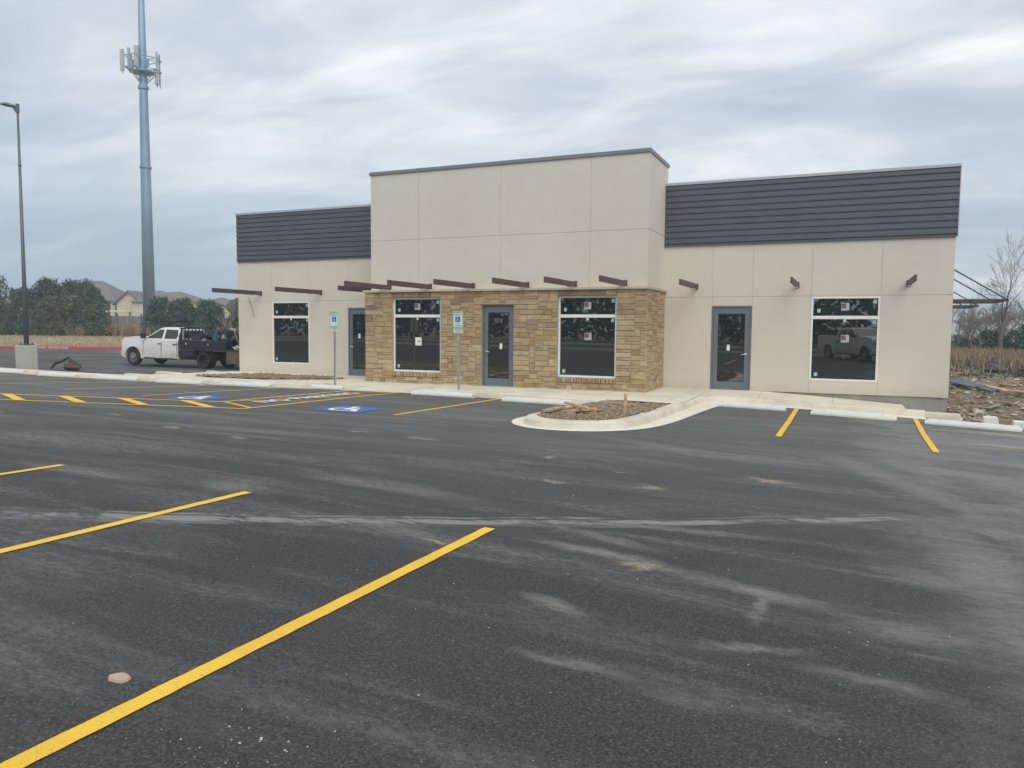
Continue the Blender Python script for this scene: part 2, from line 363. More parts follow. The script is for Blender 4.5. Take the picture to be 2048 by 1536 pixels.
def mat_leaf(name, c, var=.35):
    m = NT(name); m.set(.7, 0, .2)
    oi = m.n('ShaderNodeAttribute'); oi.attribute_name = 'tint'
    m.col(m.mix(1.0, oi.outputs['Color'], c, 'MULTIPLY')); return m.m
LEAF = mat_leaf('juniper_green', (.060, .105, .072)); LEAF2 = mat_leaf('olive_green', (.10, .125, .080)); DRY = mat_leaf('dry_straw', (.34, .265, .185))
BARK = simple('bark_grey', (.17, .145, .13), .9, 0, .2, 20); TWIG = simple('twig_pale', (.30, .27, .23), .9, 0, .15, 20)
WOODF = simple('fence_wood', (.21, .175, .145), .9, 0, .3, 2.5)
LUMB = simple('lumber', (.50, .34, .20), .8, 0, .2, 8, .2)
ROOF = simple('shingle', (.17, .15, .145), .9, 0, .15, 1.2); CREAM = simple('house_cream', (.56, .50, .38), .9, 0, .05)
BLACK = simple('black_paint', (.018, .022, .028), .4, 0, .2); TYRE = simple('tyre_rubber', (.02, .02, .02), .85, 0, .2); DKMET = simple('dark_metal', (.07, .065, .06), .6, .3, .3)
def mat_truck():
    m = NT('white_car_paint'); m.set(.3, 0, .5)
    s_ = m.n('ShaderNodeSeparateXYZ'); m.l(m.obj(), s_.inputs[0])
    d = m.math('MULTIPLY', m.math('SUBTRACT', 1.0, m.step(s_.outputs[2], .45, 1.05)), m.step(m.noise(3, 5, .7), .3, .65))
    m.col(m.mix(m.math('MULTIPLY', d, .75), (.72, .72, .71), (.42, .36, .26))); m.b.inputs['Coat Weight'].default_value = .5; return m.m
CARP = mat_truck()
CARG = simple('car_glass', (.02, .025, .028), .06, 0, .1)
TOWERM = simple('tower_galv', (.23, .32, .41), .5, .35, .08, .6); ANTM = simple('antenna_grey', (.40, .43, .42), .6, 0, .06)
POLEM = simple('lamp_post_steel', (.11, .135, .155), .45, .3, .1, .8)

# ------------------------------------------------------------------ terrain
HC = (-0.19497, -0.58249, -0.13885, -0.40316, -0.08535, 0.03092, -0.12954, -0.24384, 0.08139, -0.00466, -0.08996, 0.01601)
def H(X, Y):
    X = min(max(X, -34), 6); Y = min(max(Y, -2), 20.5); x = X / 20; y = (Y - 10) / 10
    b = (1, x, y, x * x, x * y, y * y, x ** 3, x * x * y, x * y * y, y ** 3, x ** 3 * y, x * x * y * y)
    return sum(p * q for p, q in zip(b, HC))
def ss(a, b, v):
    t = min(max((v - a) / (b - a), 0), 1); return t * t * (3 - 2 * t)
def HG(X, Y):
    w_ = -.4007 * X + .9134 * Y
    TL = float(np.interp(w_, [34, 38, 56, 56.2, 76, 90], [-.30, -.30, -.02, .12, .72, .80]))
    TR = float(np.interp(w_, [18, 25, 36, 60, 90], [-.5, -.42, -.17, .25, .6]))
    T = TL + (TR - TL) * ss(-18, -2, X)
    return H(X, Y) + (T - H(X, Y)) * ss(19.5, 27, Y)
def grid(mb, us, vs, fn):
    n = len(vs); mb.idx([fn(u, v) for u in us for v in vs], [(i * n + j, (i + 1) * n + j, (i + 1) * n + j + 1, i * n + j + 1) for i in range(len(us) - 1) for j in range(n - 1)])
def lin(a, b, n): return [a + (b - a) * i / (n - 1) for i in range(n)]

mb = MB()
gx = [-400, -300, -200, -140, -110] + lin(-90, 40, 105) + [60, 90, 140, 220, 400]; gy = [-280, -100, -60, -42] + lin(-30, 100, 105) + [120, 160, 240, 400]
grid(mb, gx, gy, lambda x, y: (x, y, HG(x, y) - .035 - (.12 if (x < -21.6 and y < 50) else 0) * (1 if -.4007 * x + .9134 * y < 55.4 else 0) + .03 * math.sin(x * 2.1) * math.sin(y * 1.7) * (y > 23)))
tag(mb.build('ground', SOIL, smooth=True), kind='structure')

def kerbY(X): return float(np.interp(X, [-60, -45, -30, -24, -17, -13.2, -11.3, -8.3, -5.3], [21.2, 19.9, 18.6, 17.95, 17.8, 18.2, 18.45, 18.25, 18.0]))
mb = MB()
grid(mb, lin(-90, -3.5, 110), lin(0, 1, 60), lambda x, t: (x, -40 + t * ((kerbY(x) if x < -5.3 else 18.0) + .12 + 40), H(x, -40 + t * ((kerbY(x) if x < -5.3 else 18.0) + .12 + 40))))
def yR(x): return float(np.interp(x, [-3.5, -1, 1.7, 2.2, 3.2, 12, 40], [21.5, 21.35, 21.1, 20.0, 19.6, 19.2, 19.2]))
grid(mb, [-3.5, -3, -2.5, -2, -1.5, -1, -.5, 0, .5, 1, 1.5, 1.7, 2.2, 2.7, 3.2, 4, 5, 6, 8, 12, 20, 40], lin(0, 1, 60), lambda x, t: (x, -40 + t * (yR(x) + 40), H(x, -40 + t * (yR(x) + 40))))
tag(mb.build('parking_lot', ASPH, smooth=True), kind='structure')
mb = MB()
def yb0(x): return kerbY(x) + .55 if x < -24 else float(np.interp(x, [-24, -23.2, -21.4, -12], [18.6, 21.4, 23.5, 23.5]))
grid(mb, lin(-88, -12, 90), lin(0, 1, 50), lambda x, t: (lambda y: (x, y, HG(x, y) + .0))(yb0(x) + t * ((56.05 + .4007 * x) / .9134 - yb0(x))) if (56 + .4007 * x) / .9134 > yb0(x) else (x, yb0(x), HG(x, yb0(x))))
tag(mb.build('back_lot', ASPH2, smooth=True), kind='structure')

# ---- kerbs (swept along a path; side = +1 road lies to the right of travel)
def sweep(path, hf, mb, off=.15):
    n = len(path); rings = []
    for i, (x, y) in enumerate(path):
        a = Vector(path[max(i - 1, 0)]); b = Vector(path[min(i + 1, n - 1)]); d = (b - a).normalized(); o = Vector((d.y, -d.x))
        h = hf(x, y); g = H(x, y)
        prof = [(.13, -.06), (.125, .012), (.085, h * .78), (.05, h * .97), (0, h + .004), (-off, h + .006), (-off, -.15)]
        rings.append([(x + o.x * u, y + o.y * u, g + v) for u, v in prof])
    m_ = len(rings[0]); mb.idx([p for r_ in rings for p in r_], [(i * m_ + k, (i + 1) * m_ + k, (i + 1) * m_ + k + 1, i * m_ + k + 1) for i in range(n - 1) for k in range(m_ - 1)] + [tuple(range(m_)), tuple(range((n - 1) * m_, n * m_))[::-1]])
def hfac(x): return max(.012, .15 * (1 - ss(-13.9, -13.1, x) * (1 - ss(-11.4, -10.6, x))))
def dens(path, step=.4):
    o = []
    for (a, b), (c, d_) in zip(path, path[1:]):
        k = max(1, int(math.hypot(c - a, d_ - b) / step))
        o += [(a + (c - a) * i / k, b + (d_ - b) * i / k) for i in range(k)]
    return o + [path[-1]]
def smooth_path(p, it=2):
    for _ in range(it):
        q = [p[0]]
        for a, b in zip(p, p[1:]): q += [(a[0] * .75 + b[0] * .25, a[1] * .75 + b[1] * .25), (a[0] * .25 + b[0] * .75, a[1] * .25 + b[1] * .75)]
        p = q + [p[-1]]
    return p
mb = MB(); sweep(dens([(x, kerbY(x)) for x in (-60, -45, -30, -24, -17, -13.2, -11.3, -8.3, -5.3)]), lambda x, y: hfac(x), mb)
tag(mb.build('kerb', CURB, smooth=False), kind='structure')
isl = smooth_path([(-5.32, 18.1), (-5.42, 15.6), (-5.62, 14.3), (-5.62, 13.5), (-5.15, 13.05), (-4.5, 13.1), (-3.95, 13.55), (-3.75, 14.4), (-3.7, 15.6), (-3.66, 17.6), (-3.64, 19.6), (-3.62, 20.75), (-3.25, 21.25), (-2.5, 21.35), (-1.2, 21.25), (.4, 21.1), (1.75, 20.95)])
mb = MB(); sweep(dens(isl, .25)[::-1][::-1], lambda x, y: .15, mb)
tag(mb.build('kerb', CURB), kind='structure')
# concrete gutter pan round the island nose and along the right-hand row
mb = MB()
inner = [p for p in isl]
outer = smooth_path([(-5.45, 18.0), (-5.6, 16.0), (-6.05, 14.9), (-6.1, 13.9), (-5.75, 13.1), (-5.2, 12.72), (-4.45, 12.8), (-3.8, 13.3), (-3.35, 14.2), (-3.18, 15.5), (-3.1, 17.8), (-3.02, 19.4), (-2.9, 20.3), (-2.5, 20.62), (-1.9, 20.68), (-1.15, 20.66), (.4, 20.45), (1.75, 20.3)])
def resample(p, n):
    L = [0]
    for a, b in zip(p, p[1:]): L.append(L[-1] + math.hypot(b[0] - a[0], b[1] - a[1]))
    return [(float(np.interp(t, L, [q[0] for q in p])), float(np.interp(t, L, [q[1] for q in p]))) for t in lin(0, L[-1], n)]
A_, B_ = resample(inner, 120), resample(outer, 120)
grid(mb, list(range(120)), [0, .5, 1], lambda i, t: (A_[i][0] * (1 - t) + B_[i][0] * t, A_[i][1] * (1 - t) + B_[i][1] * t, H(A_[i][0] * (1 - t) + B_[i][0] * t, A_[i][1] * (1 - t) + B_[i][1] * t) + .014 - .004 * t))
tag(mb.build('gutter', mat_concrete('concrete_pan', (.76, .71, .59), False, .12), smooth=True), kind='structure')
# sidewalk
def BZ(x): return -.055 * max(0, x + 2.2) ** 1.08
mb = MB()
xs = lin(-21.6, -14.2, 20) + [-14.06] + [-14.05] + lin(-13.9, -5.1, 30) + [-5.0, -4.99] + lin(-4.9, -3.8, 5) + [-3.62]
def yfr(x): return (kerbY(x) if x < -5.3 else 18.0) + .14
def ybk(x): return 20.42 if -14.05 <= x <= -5.0 else 22.58
def swz(x, y, yf, yb):
    t = min(max((y - yf) / max(yb - yf, .1), 0), 1); zf = H(x, yf) + (hfac(x) + .004 if x < -5.3 else .154)
    t2 = min(1, t * (1.0 if not (-13.9 < x < -10.6) else .95)); return zf + (BZ(x) - zf) * t2
grid(mb, xs, lin(0, 1, 9), lambda x, t: (lambda y: (x, y, swz(x, y, yfr(x), ybk(x))))(yfr(x) + t * (ybk(x) - yfr(x))))
xs2 = [-3.62, -3.5, -3.35, -3.1, -2.8, -2.4, -2, -1.5, -1, -.5, 0, .5, 1.0, 1.35]
def yf2(x): return float(np.interp(x, [-3.62, -3.5, -3.25, -2.8, -2.4, -1.2, .4, 1.75], [20.6, 21.0, 21.32, 21.42, 21.45, 21.38, 21.22, 21.08]))
def sw2(x, t):
    y0 = 18.14 if x < -3.6 else yf2(x) ; y = y0 + t * (22.58 - y0); zf = H(x, y0) + .155; return (x, y, zf + (BZ(x) - zf) * t)
grid(mb, xs2[1:], lin(0, 1, 6), sw2)
mb.idx([sw2(-3.62, 0), (-3.62, 20.6, H(-3.62, 20.6) + .155), (-3.5, 21.0, sw2(-3.5, 0)[2]), sw2(-3.5, 1), sw2(-3.62, 1)], [(0, 1, 2, 3, 4)])
tag(mb.build('sidewalk', CONC), kind='structure')
# end edge of the walk and its raw side
mb = MB(); p = [sw2(1.35, t) for t in lin(0, 1, 6)]
for a, b in zip(p, p[1:]): mb.face([(a[0], a[1], a[2] - .4), (b[0], b[1], b[2] - .4), b, a])
tag(mb.build('sidewalk', CONC), kind='structure')

# island planting bed and left bed
def bed(name, poly, zf, res=.12, amp=.05, seed=1):
    xs_ = [p[0] for p in poly]; ys_ = [p[1] for p in poly]; mb = MB(); g = random.Random(seed); hs = {}
    def inside(x, y):
        c = False
        for (x1, y1), (x2, y2) in zip(poly, poly[1:] + poly[:1]):
            if (y1 > y) != (y2 > y) and x < (x2 - x1) * (y - y1) / (y2 - y1) + x1: c = not c
        return c
    nx = int((max(xs_) - min(xs_)) / res) + 2; ny = int((max(ys_) - min(ys_)) / res) + 2
    for i in range(nx):
        for j in range(ny):
            x = min(xs_) + i * res; y = min(ys_) + j * res
            if inside(x, y):
                q = [(x - res * .6, y - res * .6), (x + res * .6, y - res * .6), (x + res * .6, y + res * .6), (x - res * .6, y + res * .6)]
                def Z(a, b):
                    k = (round(a / res * 2), round(b / res * 2))
                    if k not in hs: hs[k] = g.uniform(0, amp)
                    return hs[k]
                mb.face([(a, b, zf(a, b) + Z(a, b)) for a, b in q])
    for k in range(int(len(mb.f) * 2.2)):
        x, y = g.uniform(min(xs_), max(xs_)), g.uniform(min(ys_), max(ys_))
        if inside(x, y): mb.blob((x, y, zf(x, y) + amp * .8), g.uniform(.02, .055), g.random(), 0, .35, (1, 1, .6))
    return mb.build(name, MULCH)
tag(bed('planting_bed', [(-5.32, 17.9), (-5.42, 15.6), (-5.55, 14.1), (-5.45, 13.6), (-5.1, 13.25), (-4.6, 13.28), (-4.15, 13.65), (-3.92, 14.5), (-3.86, 15.6), (-3.82, 17.9)], lambda x, y: H(x, y) + .10 + .05 * math.exp(-((x + 4.6) ** 2 + (y - 15.8) ** 2) / 2)), kind='structure')
tag(bed('planting_bed', [(-19.9, 18.9), (-18.5, 18.6), (-16.6, 18.8), (-15.4, 19.7), (-15.0, 20.6), (-16.5, 21.2), (-19.2, 21.3)], lambda x, y: swz(x, y, yfr(x), 22.58) + .0, .2, .05, 3), kind='structure')

# ------------------------------------------------------------------ road paint
def ribbon(mb, pts, width, dz=.006, step=.09, taper=False):
    P = dens(pts, step); L, Rr = [], []; jj = random.Random(len(P))
    for i, p in enumerate(P):
        a = Vector(P[max(i - 1, 0)]); b = Vector(P[min(i + 1, len(P) - 1)]); d = (b - a).normalized(); o = Vector((-d.y, d.x)) * width / 2; ja, jb = 1 + jj.uniform(-.06, .06), 1 + jj.uniform(-.06, .06)
        L.append((p[0] + o.x * ja, p[1] + o.y * ja)); Rr.append((p[0] - o.x * jb, p[1] - o.y * jb))
    for i in range(len(P) - 1):
        mb.face([(q[0], q[1], H(*q) + dz) for q in (L[i], Rr[i], Rr[i + 1], L[i + 1])])
def stripe(pts, label, mat=YEL, width=.105, group='yellow parking lines', dz=.007):
    mb = MB(); ribbon(mb, pts, width, dz); o = mb.build('parking_line', mat); return tag(o, label, 'parking line', group)
stripe([(-2.85, 6.03), (-2.9, .9)], 'long yellow parking line nearest the camera, crossing the lower left of the photo')
stripe([(-5.63, 6.06), (-5.72, .9)], 'yellow parking line crossing the white chalky streak, second from the camera')
stripe([(-8.5, 6.1), (-8.56, .9)], 'short stretch of yellow parking line at the left edge, third from the camera')
stripe([(-1.11, 14.55), (-1.12, 17.4), (-1.15, 20.68)], 'yellow parking line right of the island, leading up towards the right-hand grey door', dz=.012)
stripe([(1.39, 14.3), (1.42, 17.17), (1.5, 20.25)], 'rightmost yellow parking line, leading to the gap between the two right-hand wheel stops', dz=.012)
stripe([(-8.34, 13.1), (-8.28, 18.08)], 'yellow parking line between the blue wheelchair square by the stone front and the island')
stripe([(-11.49, 12.28), (-11.47, 18.5)], 'yellow line along the near side of the hatched NO PARKING aisle')
stripe([(-12.96, 13.2), (-12.98, 18.4)], 'yellow line along the far side of the hatched NO PARKING aisle')
stripe([(-15.6, 13.31), (-15.2, 18.0)], 'yellow parking line just beyond the far blue wheelchair square', YELF)
stripe([(-18.77, 13.57), (-17.4, 17.5)], 'yellow parking line ending just left of the second wheel stop left of the far sign', YELF)
stripe([(-22.04, 14.02), (-20.2, 17.6)], 'thin far yellow parking line fourth beyond the aisle, cut by the left frame edge', YELF, .09)
stripe([(-25.3, 14.6), (-23.1, 17.4)], 'thin far yellow parking line fifth beyond the aisle at the left edge', YELF, .08)
stripe([(-28.3, 15.8), (-26.1, 18.1)], 'faintest far yellow parking line beside the leftmost wheel stops', YELF, .07)
mb = MB(); ribbon(mb, [(-30, 8.55), (-18.43, 11.71), (-12.96, 13.2)], .10); ribbon(mb, [(-30, 7.2), (-16.93, 10.76), (-11.49, 12.28)], .10)
for a, b in [((-23.0, 10.45), (-21.2, 9.5)), ((-20.6, 11.1), (-18.8, 10.15)), ((-18.2, 11.72), (-16.4, 10.86)), ((-16.75, 12.1), (-15.0, 11.25)), ((-15.3, 12.5), (-13.6, 11.65)), ((-13.8, 12.9), (-12.15, 12.07))]: ribbon(mb, [a, b], .20, .011)
tag(mb.build('crosswalk_marking', YEL), 'yellow outlined crosswalk band with slanted bars crossing the lot to the aisle', 'crosswalk')
for y, lb in zip((12.5, 13.75, 15.0, 16.2, 17.35), ('nearest the crosswalk band', 'second from the crosswalk band', 'crossing the middle of the lettering', 'fourth from the crosswalk band', 'nearest the sidewalk ramp')):
    mb = MB(); ribbon(mb, [(-12.95, y + .72), (-11.5, y)] if y < 13 else [(-12.95, y - .1), (-11.5, y + .75)], .09, .010)
    tag(mb.build('hatch_line', YELF), 'thin diagonal yellow hatch line in the accessible aisle, ' + lb, 'hatch line', 'hatch lines in the accessible aisle')

def paint_text(body, x, y, ang, size, name, label, sx=1):
    o = text_mesh(body, size, RWHITE, name, sx=sx)
    me = o.data; c, s_ = math.cos(ang), math.sin(ang)
    for v in me.vertices:
        X = x + v.co.x * c - v.co.y * s_; Y = y + v.co.x * s_ + v.co.y * c; v.co = (X, Y, H(X, Y) + .017)
    return tag(o, label, 'painted text')
paint_text('NO PARKING', -12.2, 15.4, R(90), .62, 'pavement_text', 'white NO PARKING lettering painted in the hatched aisle', 1.0)
def isa(mb, cx, cy, s, tf, w=.115):
    # wheelchair symbol in unit coordinates (x right, y up), tf maps to 3-D
    def arc(c, r, a0, a1, wd, n=18):
        for i in range(n):
            t0, t1 = R(a0 + (a1 - a0) * i / n), R(a0 + (a1 - a0) * (i + 1) / n)
            mb.face([tf(c[0] + rr * math.cos(t), c[1] + rr * math.sin(t)) for rr, t in ((r - wd / 2, t0), (r + wd / 2, t0), (r + wd / 2, t1), (r - wd / 2, t1))])
    def bar(a, b, wd):
        d = Vector((b[0] - a[0], b[1] - a[1])).normalized() * wd / 2; o = (-d.y, d.x)
        mb.face([tf(a[0] + o[0], a[1] + o[1]), tf(a[0] - o[0], a[1] - o[1]), tf(b[0] - o[0], b[1] - o[1]), tf(b[0] + o[0], b[1] + o[1])])
    mb.face([tf(-.10 + .085 * math.cos(t), .36 + .085 * math.sin(t)) for t in lin(0, 2 * math.pi, 15)[:-1]])
    bar((-.08, .27), (-.04, -.06), w); bar((-.07, .13), (.16, .13), w * .75); bar((-.05, -.04), (.18, -.04), w); bar((.16, 0), (.27, -.30), w); bar((.25, -.30), (.36, -.27), w * .8)
    arc((-.07, -.14), .22, 110, 340, w * .8)
def blue_square(cx, cy, sx_, sy_, label):
    r_ = empty('accessible_symbol', (0, 0, 0), 0, label, 'painted symbol', 'blue wheelchair squares painted on the asphalt')
    mb = MB()
    for i in range(4):
        for j in range(4):
            q = [(cx + sx_ * (a / 4 - .5), cy + sy_ * (b / 4 - .5)) for a, b in ((i, j), (i + 1, j), (i + 1, j + 1), (i, j + 1))]; mb.face([(a, b, H(a, b) + .008) for a, b in q])
    mb.build('blue_background', RBLUE, r_)
    mb = MB(); isa(mb, 0, 0, 1, lambda u, v: (lambda X, Y: (X, Y, H(X, Y) + .013))(cx + u * sx_ * 1.0, cy + v * sy_ * 1.0)); mb.build('wheelchair_figure', RWHITE, r_)
blue_square(-9.72, 13.52, 1.1, 1.1, 'blue painted square with white wheelchair symbol in the stall before the stone front')
blue_square(-14.18, 13.68, 1.12, 1.12, 'farther blue painted square with white wheelchair symbol just beyond the hatched aisle')

# ------------------------------------------------------------------ wheel stops
def wheel_stop_mesh():
    mb = MB(); L = .915
    prof = lambda k: [(-.085, 0), (-.085, .05), (-.05, .125 * k + .0), (.05, .125 * k), (.085, .05), (.085, 0)]
    secs = [(-L, .62), (-L + .07, 1), (L - .07, 1), (L, .62)]
    n = 6; vs = []
    for x, k in secs: vs += [(x, p[0], p[1]) for p in prof(k)]
    mb.idx(vs, [(i * n + j, i * n + (j + 1) % n, (i + 1) * n + (j + 1) % n, (i + 1) * n + j) for i in range(3) for j in range(n)] + [tuple(range(n)), tuple(range(3 * n, 4 * n))[::-1]])
    return mb
ws0 = wheel_stop_mesh().build('wheel_stop', STOP, bevel=.012)
for x in (-.62, .62): mb = MB(); mb.cyl((x, 0, .1225), 'z', .024, .0045, 10); mb.build('rebar_hole', DKMET, ws0)
WS = [(-28.2, 18.25, 'leftmost white concrete wheel stop, cut by the left frame edge'), (-24.75, 17.72, 'white concrete wheel stop in front of the lamp post block, second from the left'),
      (-21.75, 17.62, 'white concrete wheel stop third from the left, left of the parked work truck'), (-18.8, 17.42, 'white concrete wheel stop below the work truck, fourth from the left'),
      (-16.35, 17.62, 'white concrete wheel stop below the left-hand window and gravel bed'), (-14.1, 18.06, 'white concrete wheel stop at the foot of the farther reserved parking sign'),
      (-9.86, 17.88, 'white concrete wheel stop at the foot of the nearer reserved parking sign'), (-7.0, 17.5, 'white concrete wheel stop just left of the planting island under the middle door'),
      (-2.27, 19.86, 'white concrete wheel stop directly right of the island, in front of the right-hand door'), (.15, 19.42, 'white concrete wheel stop between the two right-hand yellow lines'),
      (2.53, 19.24, 'rightmost white concrete wheel stop, at the edge of the dirt')]
for i, (x, y, lb) in enumerate(WS):
    o = ws0 if i == 0 else copy_tree(ws0)
    h0, h1 = H(x - .9, y), H(x + .9, y); dy = {0: .02, 8: -.05, 9: -.05, 10: -.04}.get(i, 0)
    o.location = (x, y, (h0 + h1) / 2 + .004); o.rotation_euler = (0, -math.atan2(h1 - h0, 1.8), dy)
    tag(o, lb, 'wheel stop', 'white wheel stops along the kerb')

# ------------------------------------------------------------------ the building
XL, XR, YW, YC, YS = -21.27, 2.40, 22.57, 20.59, 20.39
D = empty('commercial_building', (-9.4, 22.6, 0), 0, 'long low commercial building in cream stucco with stone entrance front and taller middle block', 'building')
D.location = (0, 0, 0)
OPW = [('d', -16.25, -15.20, 0, 2.40), ('w', -19.65, -17.94, .347, 2.624), ('d', -3.634, -2.529, 0, 2.40), ('w', -.976, .734, .347, 2.624)]
OPS = [('w', -13.045, -11.34, .347, 2.624), ('d', -9.962, -8.928, 0, 2.40), ('w', -7.563, -5.849, .347, 2.624)]
def panel_wall(mb, x0, x1, z0, z1, y, jx, jz, ops, rev=.09, g=.0062, jd=.010, back=True):
    xs = sorted(set([x0, x1] + [j for j in jx if x0 < j < x1] + [o[1] for o in ops if x0 <= o[1] <= x1] + [o[2] for o in ops if x0 <= o[2] <= x1]))
    zs = sorted(set([z0, z1] + list(jz) + [o[3] for o in ops] + [o[4] for o in ops]))
    zs = [z for z in zs if z0 <= z <= z1]
    def is_op(a, b): return any(o[1] < a < o[2] and o[3] < b < o[4] for o in ops)
    for i in range(len(xs) - 1):
        for j in range(len(zs) - 1):
            a, b, c, d = xs[i], xs[i + 1], zs[j], zs[j + 1]; mx_, mz_ = (a + b) / 2, (c + d) / 2
            if is_op(mx_, mz_): continue
            if back: mb.face([(a, y + jd, c), (b, y + jd, c), (b, y + jd, d), (a, y + jd, d)])
            a2 = a + (g if a in jx else 0); b2 = b - (g if b in jx else 0); c2 = c + (g if c in jz else 0); d2 = d - (g if d in jz else 0)
            mb.face([(a2, y, c2), (b2, y, c2), (b2, y, d2), (a2, y, d2)])
            for cond, p, q in ((a in jx, (a2, c2), (a2, d2)), (b in jx, (b2, d2), (b2, c2)), (c in jz, (b2, c2), (a2, c2)), (d in jz, (a2, d2), (b2, d2))):
                if cond: mb.face([(p[0], y, p[1]), (q[0], y, q[1]), (q[0], y + jd, q[1]), (p[0], y + jd, p[1])])
            for (nx_, nz_), p, q in (((a - .01, mz_), (a2, c2), (a2, d2)), ((b + .01, mz_), (b2, d2), (b2, c2)), ((mx_, c - .01), (b2, c2), (a2, c2)), ((mx_, d + .01), (a2, d2), (b2, d2))):
                if is_op(nx_, nz_): mb.face([(p[0], y, p[1]), (q[0], y, q[1]), (q[0], y + rev, q[1]), (p[0], y + rev, p[1])])
JW = [-19.65, -17.94, -16.25, -3.634, -2.529, -.976, .734]
mb = MB()
panel_wall(mb, XL, -13.9, 0.0, 4.17, YW, JW, [2.656], OPW)
panel_wall(mb, -5.05, XR, 0.0, 4.17, YW, JW, [2.656], OPW)
# solid rest of the shell behind the skin
mb.box(XL, XL + .12, YW + .010, 37, -.02, 5.86); mb.box(XR - .12, XR, YW + .010, 37, -.02, 5.86); mb.box(XL, XR, 37, 37.12, -.02, 5.86)
mb.box(XL + .12, XR - .12, YW + .6, 37, 5.3, 5.4)
mb.face([(XL, YW, 0), (XL, YW + .05, 0), (XL, YW + .05, 4.17), (XL, YW, 4.17)]); mb.face([(XR, YW, 0), (XR, YW + .05, 0), (XR, YW + .05, 4.17), (XR, YW, 4.17)])
mb.face([(XL, YW, .0), (XR, YW, .0), (XR, YW + .3, .0), (XL, YW + .3, .0)])
mb.build('stucco_wall', STUC, D)
mb = MB(); mb.box(XL + .02, XR - .02, YW + .035, YW + .3, -.9, -.004); mb.box(XR - .3, XR - .02, YW + .3, 37, -.9, -.004); mb.box(XL + .02, XL + .3, YW + .3, 37, -.9, -.004); mb.build('foundation', RAWC, D)
# taller middle block
mb = MB(); xc0, xc1 = -13.935, -5.045
panel_wall(mb, xc0, xc1, 2.86, 6.46, YC, [-12.2, -9.43, -6.69], [4.42], [])
mb2 = MB()
for sgn, X in ((1, xc1), (-1, xc0)):
    for z0, z1 in ((2.86, 4.413), (4.427, 6.46)):
        mb.box(min(X, X - sgn * .012), max(X, X - sgn * .012), YC + .0005, 22.85, z0, z1)
    mb.box(min(X - sgn * .012, X - sgn * .3), max(X - sgn * .012, X - sgn * .3), YC + .013, 22.85, 2.4, 6.459)
mb.box(xc0 + .3, xc1 - .3, 22.6, 22.85, 5.0, 6.455); mb.box(xc0 + .3, xc1 - .3, YC + .2, 22.6, 5.8, 5.9)
mb.build('stucco_tower', STUC, D)
def frame_cap(mb, x0, x1, y0, y1, z0, z1, t=.32):
    mb.box(x0, x1, y0, y0 + t, z0, z1); mb.box(x0, x0 + t, y0 + t, y1, z0, z1); mb.box(x1 - t, x1, y0 + t, y1, z0, z1); mb.box(x0 + t, x1 - t, y1 - t, y1, z0 + .001, z1 - .001)
mb = MB(); frame_cap(mb, xc0 - .035, xc1 + .035, YC - .04, 22.88, 6.452, 6.555); mb.build('coping', COPE, D, bevel=.006)
# ribbed metal parapet bands
def ribbed(x0, x1):
    mb = MB(); z = 4.16; n = 10; pitch = (5.875 - 4.16) / n; prof = [(-.012, 4.13)]
    for i in range(n):
        a = z + i * pitch; prof += [(-.022, a), (-.022, a + .018), (-.05, a + .045), (-.05, a + pitch - .03)]
    prof += [(-.014, 5.875)]
    for (o1, a), (o2, b) in zip(prof, prof[1:]): mb.face([(x0, YW + o1, a), (x1, YW + o1, a), (x1, YW + o2, b), (x0, YW + o2, b)])
    mb.box(x0, x1, YW - .010, YW + .2, 4.155, 5.87)
    mb.build('metal_panel', METAL, D)
    mb = MB(); mb.box(x0, x1, YW - .055, YW - .002, 4.125, 4.158); mb.build('drip_trim', METAL, D)
ribbed(XL, -13.94); ribbed(-5.04, XR + .03)
mb = MB(); mb.box(XL - .03, -13.94, YW - .065, YW + .3, 5.872, 5.945); mb.box(-5.04, XR + .05, YW - .065, YW + .3, 5.872, 5.945); mb.box(XR - .25, XR + .05, YW + .3, 37.1, 5.872, 5.945); mb.box(XL - .03, XL + .25, YW + .3, 37.1, 5.872, 5.945); mb.box(XL + .25, XR - .25, 36.8, 37.1, 5.872, 5.945)
mb.box(XR + .03, XR + .05, YW - .05, YW + .0, 4.12, 5.871)
mb.build('coping', COPEL, D)

# ashlar stone front
PAL = [((.44, .335, .20), 6), ((.465, .36, .225), 6), ((.41, .305, .18), 5), ((.375, .265, .15), 2), ((.49, .395, .26), 2), ((.32, .225, .135), .8), ((.36, .26, .19), .5), ((.28, .20, .155), .12)]
def pick(g, dark=0):
    t = sum(w for _, w in PAL); r_ = g.uniform(0, t)
    for c, w in PAL:
        r_ -= w
        if r_ <= 0: break
    k = g.uniform(.93, 1.07); return tuple(x * k for x in c)
def ashlar(mb, us, vs, blocked, place, g):
    nu, nv = len(us) - 1, len(vs) - 1; used = [[blocked((us[i] + us[i + 1]) / 2, (vs[j] + vs[j + 1]) / 2) for j in range(nv)] for i in range(nu)]
    for j in range(nv):
        for i in range(nu):
            if used[i][j]: continue
            hh = g.choices((1, 2, 3), (2.2, 5, 1.0))[0]; ww = g.randint(2, 5) if hh == 1 else g.randint(3, 6)
            if hh == 3: ww = g.randint(3, 5)
            w_ = 0
            while w_ < ww and i + w_ < nu and not used[i + w_][j]: w_ += 1
            if i + w_ < nu - 0 and i + w_ + 1 <= nu and w_ >= ww and i + w_ < nu and not used[i + w_][j] and (i + w_ + 1 >= nu or used[i + w_ + 1][j]): w_ += 1
            h_ = 1
            while h_ < hh and j + h_ < nv and all(not used[i + k][j + h_] for k in range(w_)): h_ += 1
            for a in range(w_):
                for b in range(h_): used[i + a][j + b] = True
            place(us[i], us[i + w_], vs[j], vs[j + h_])
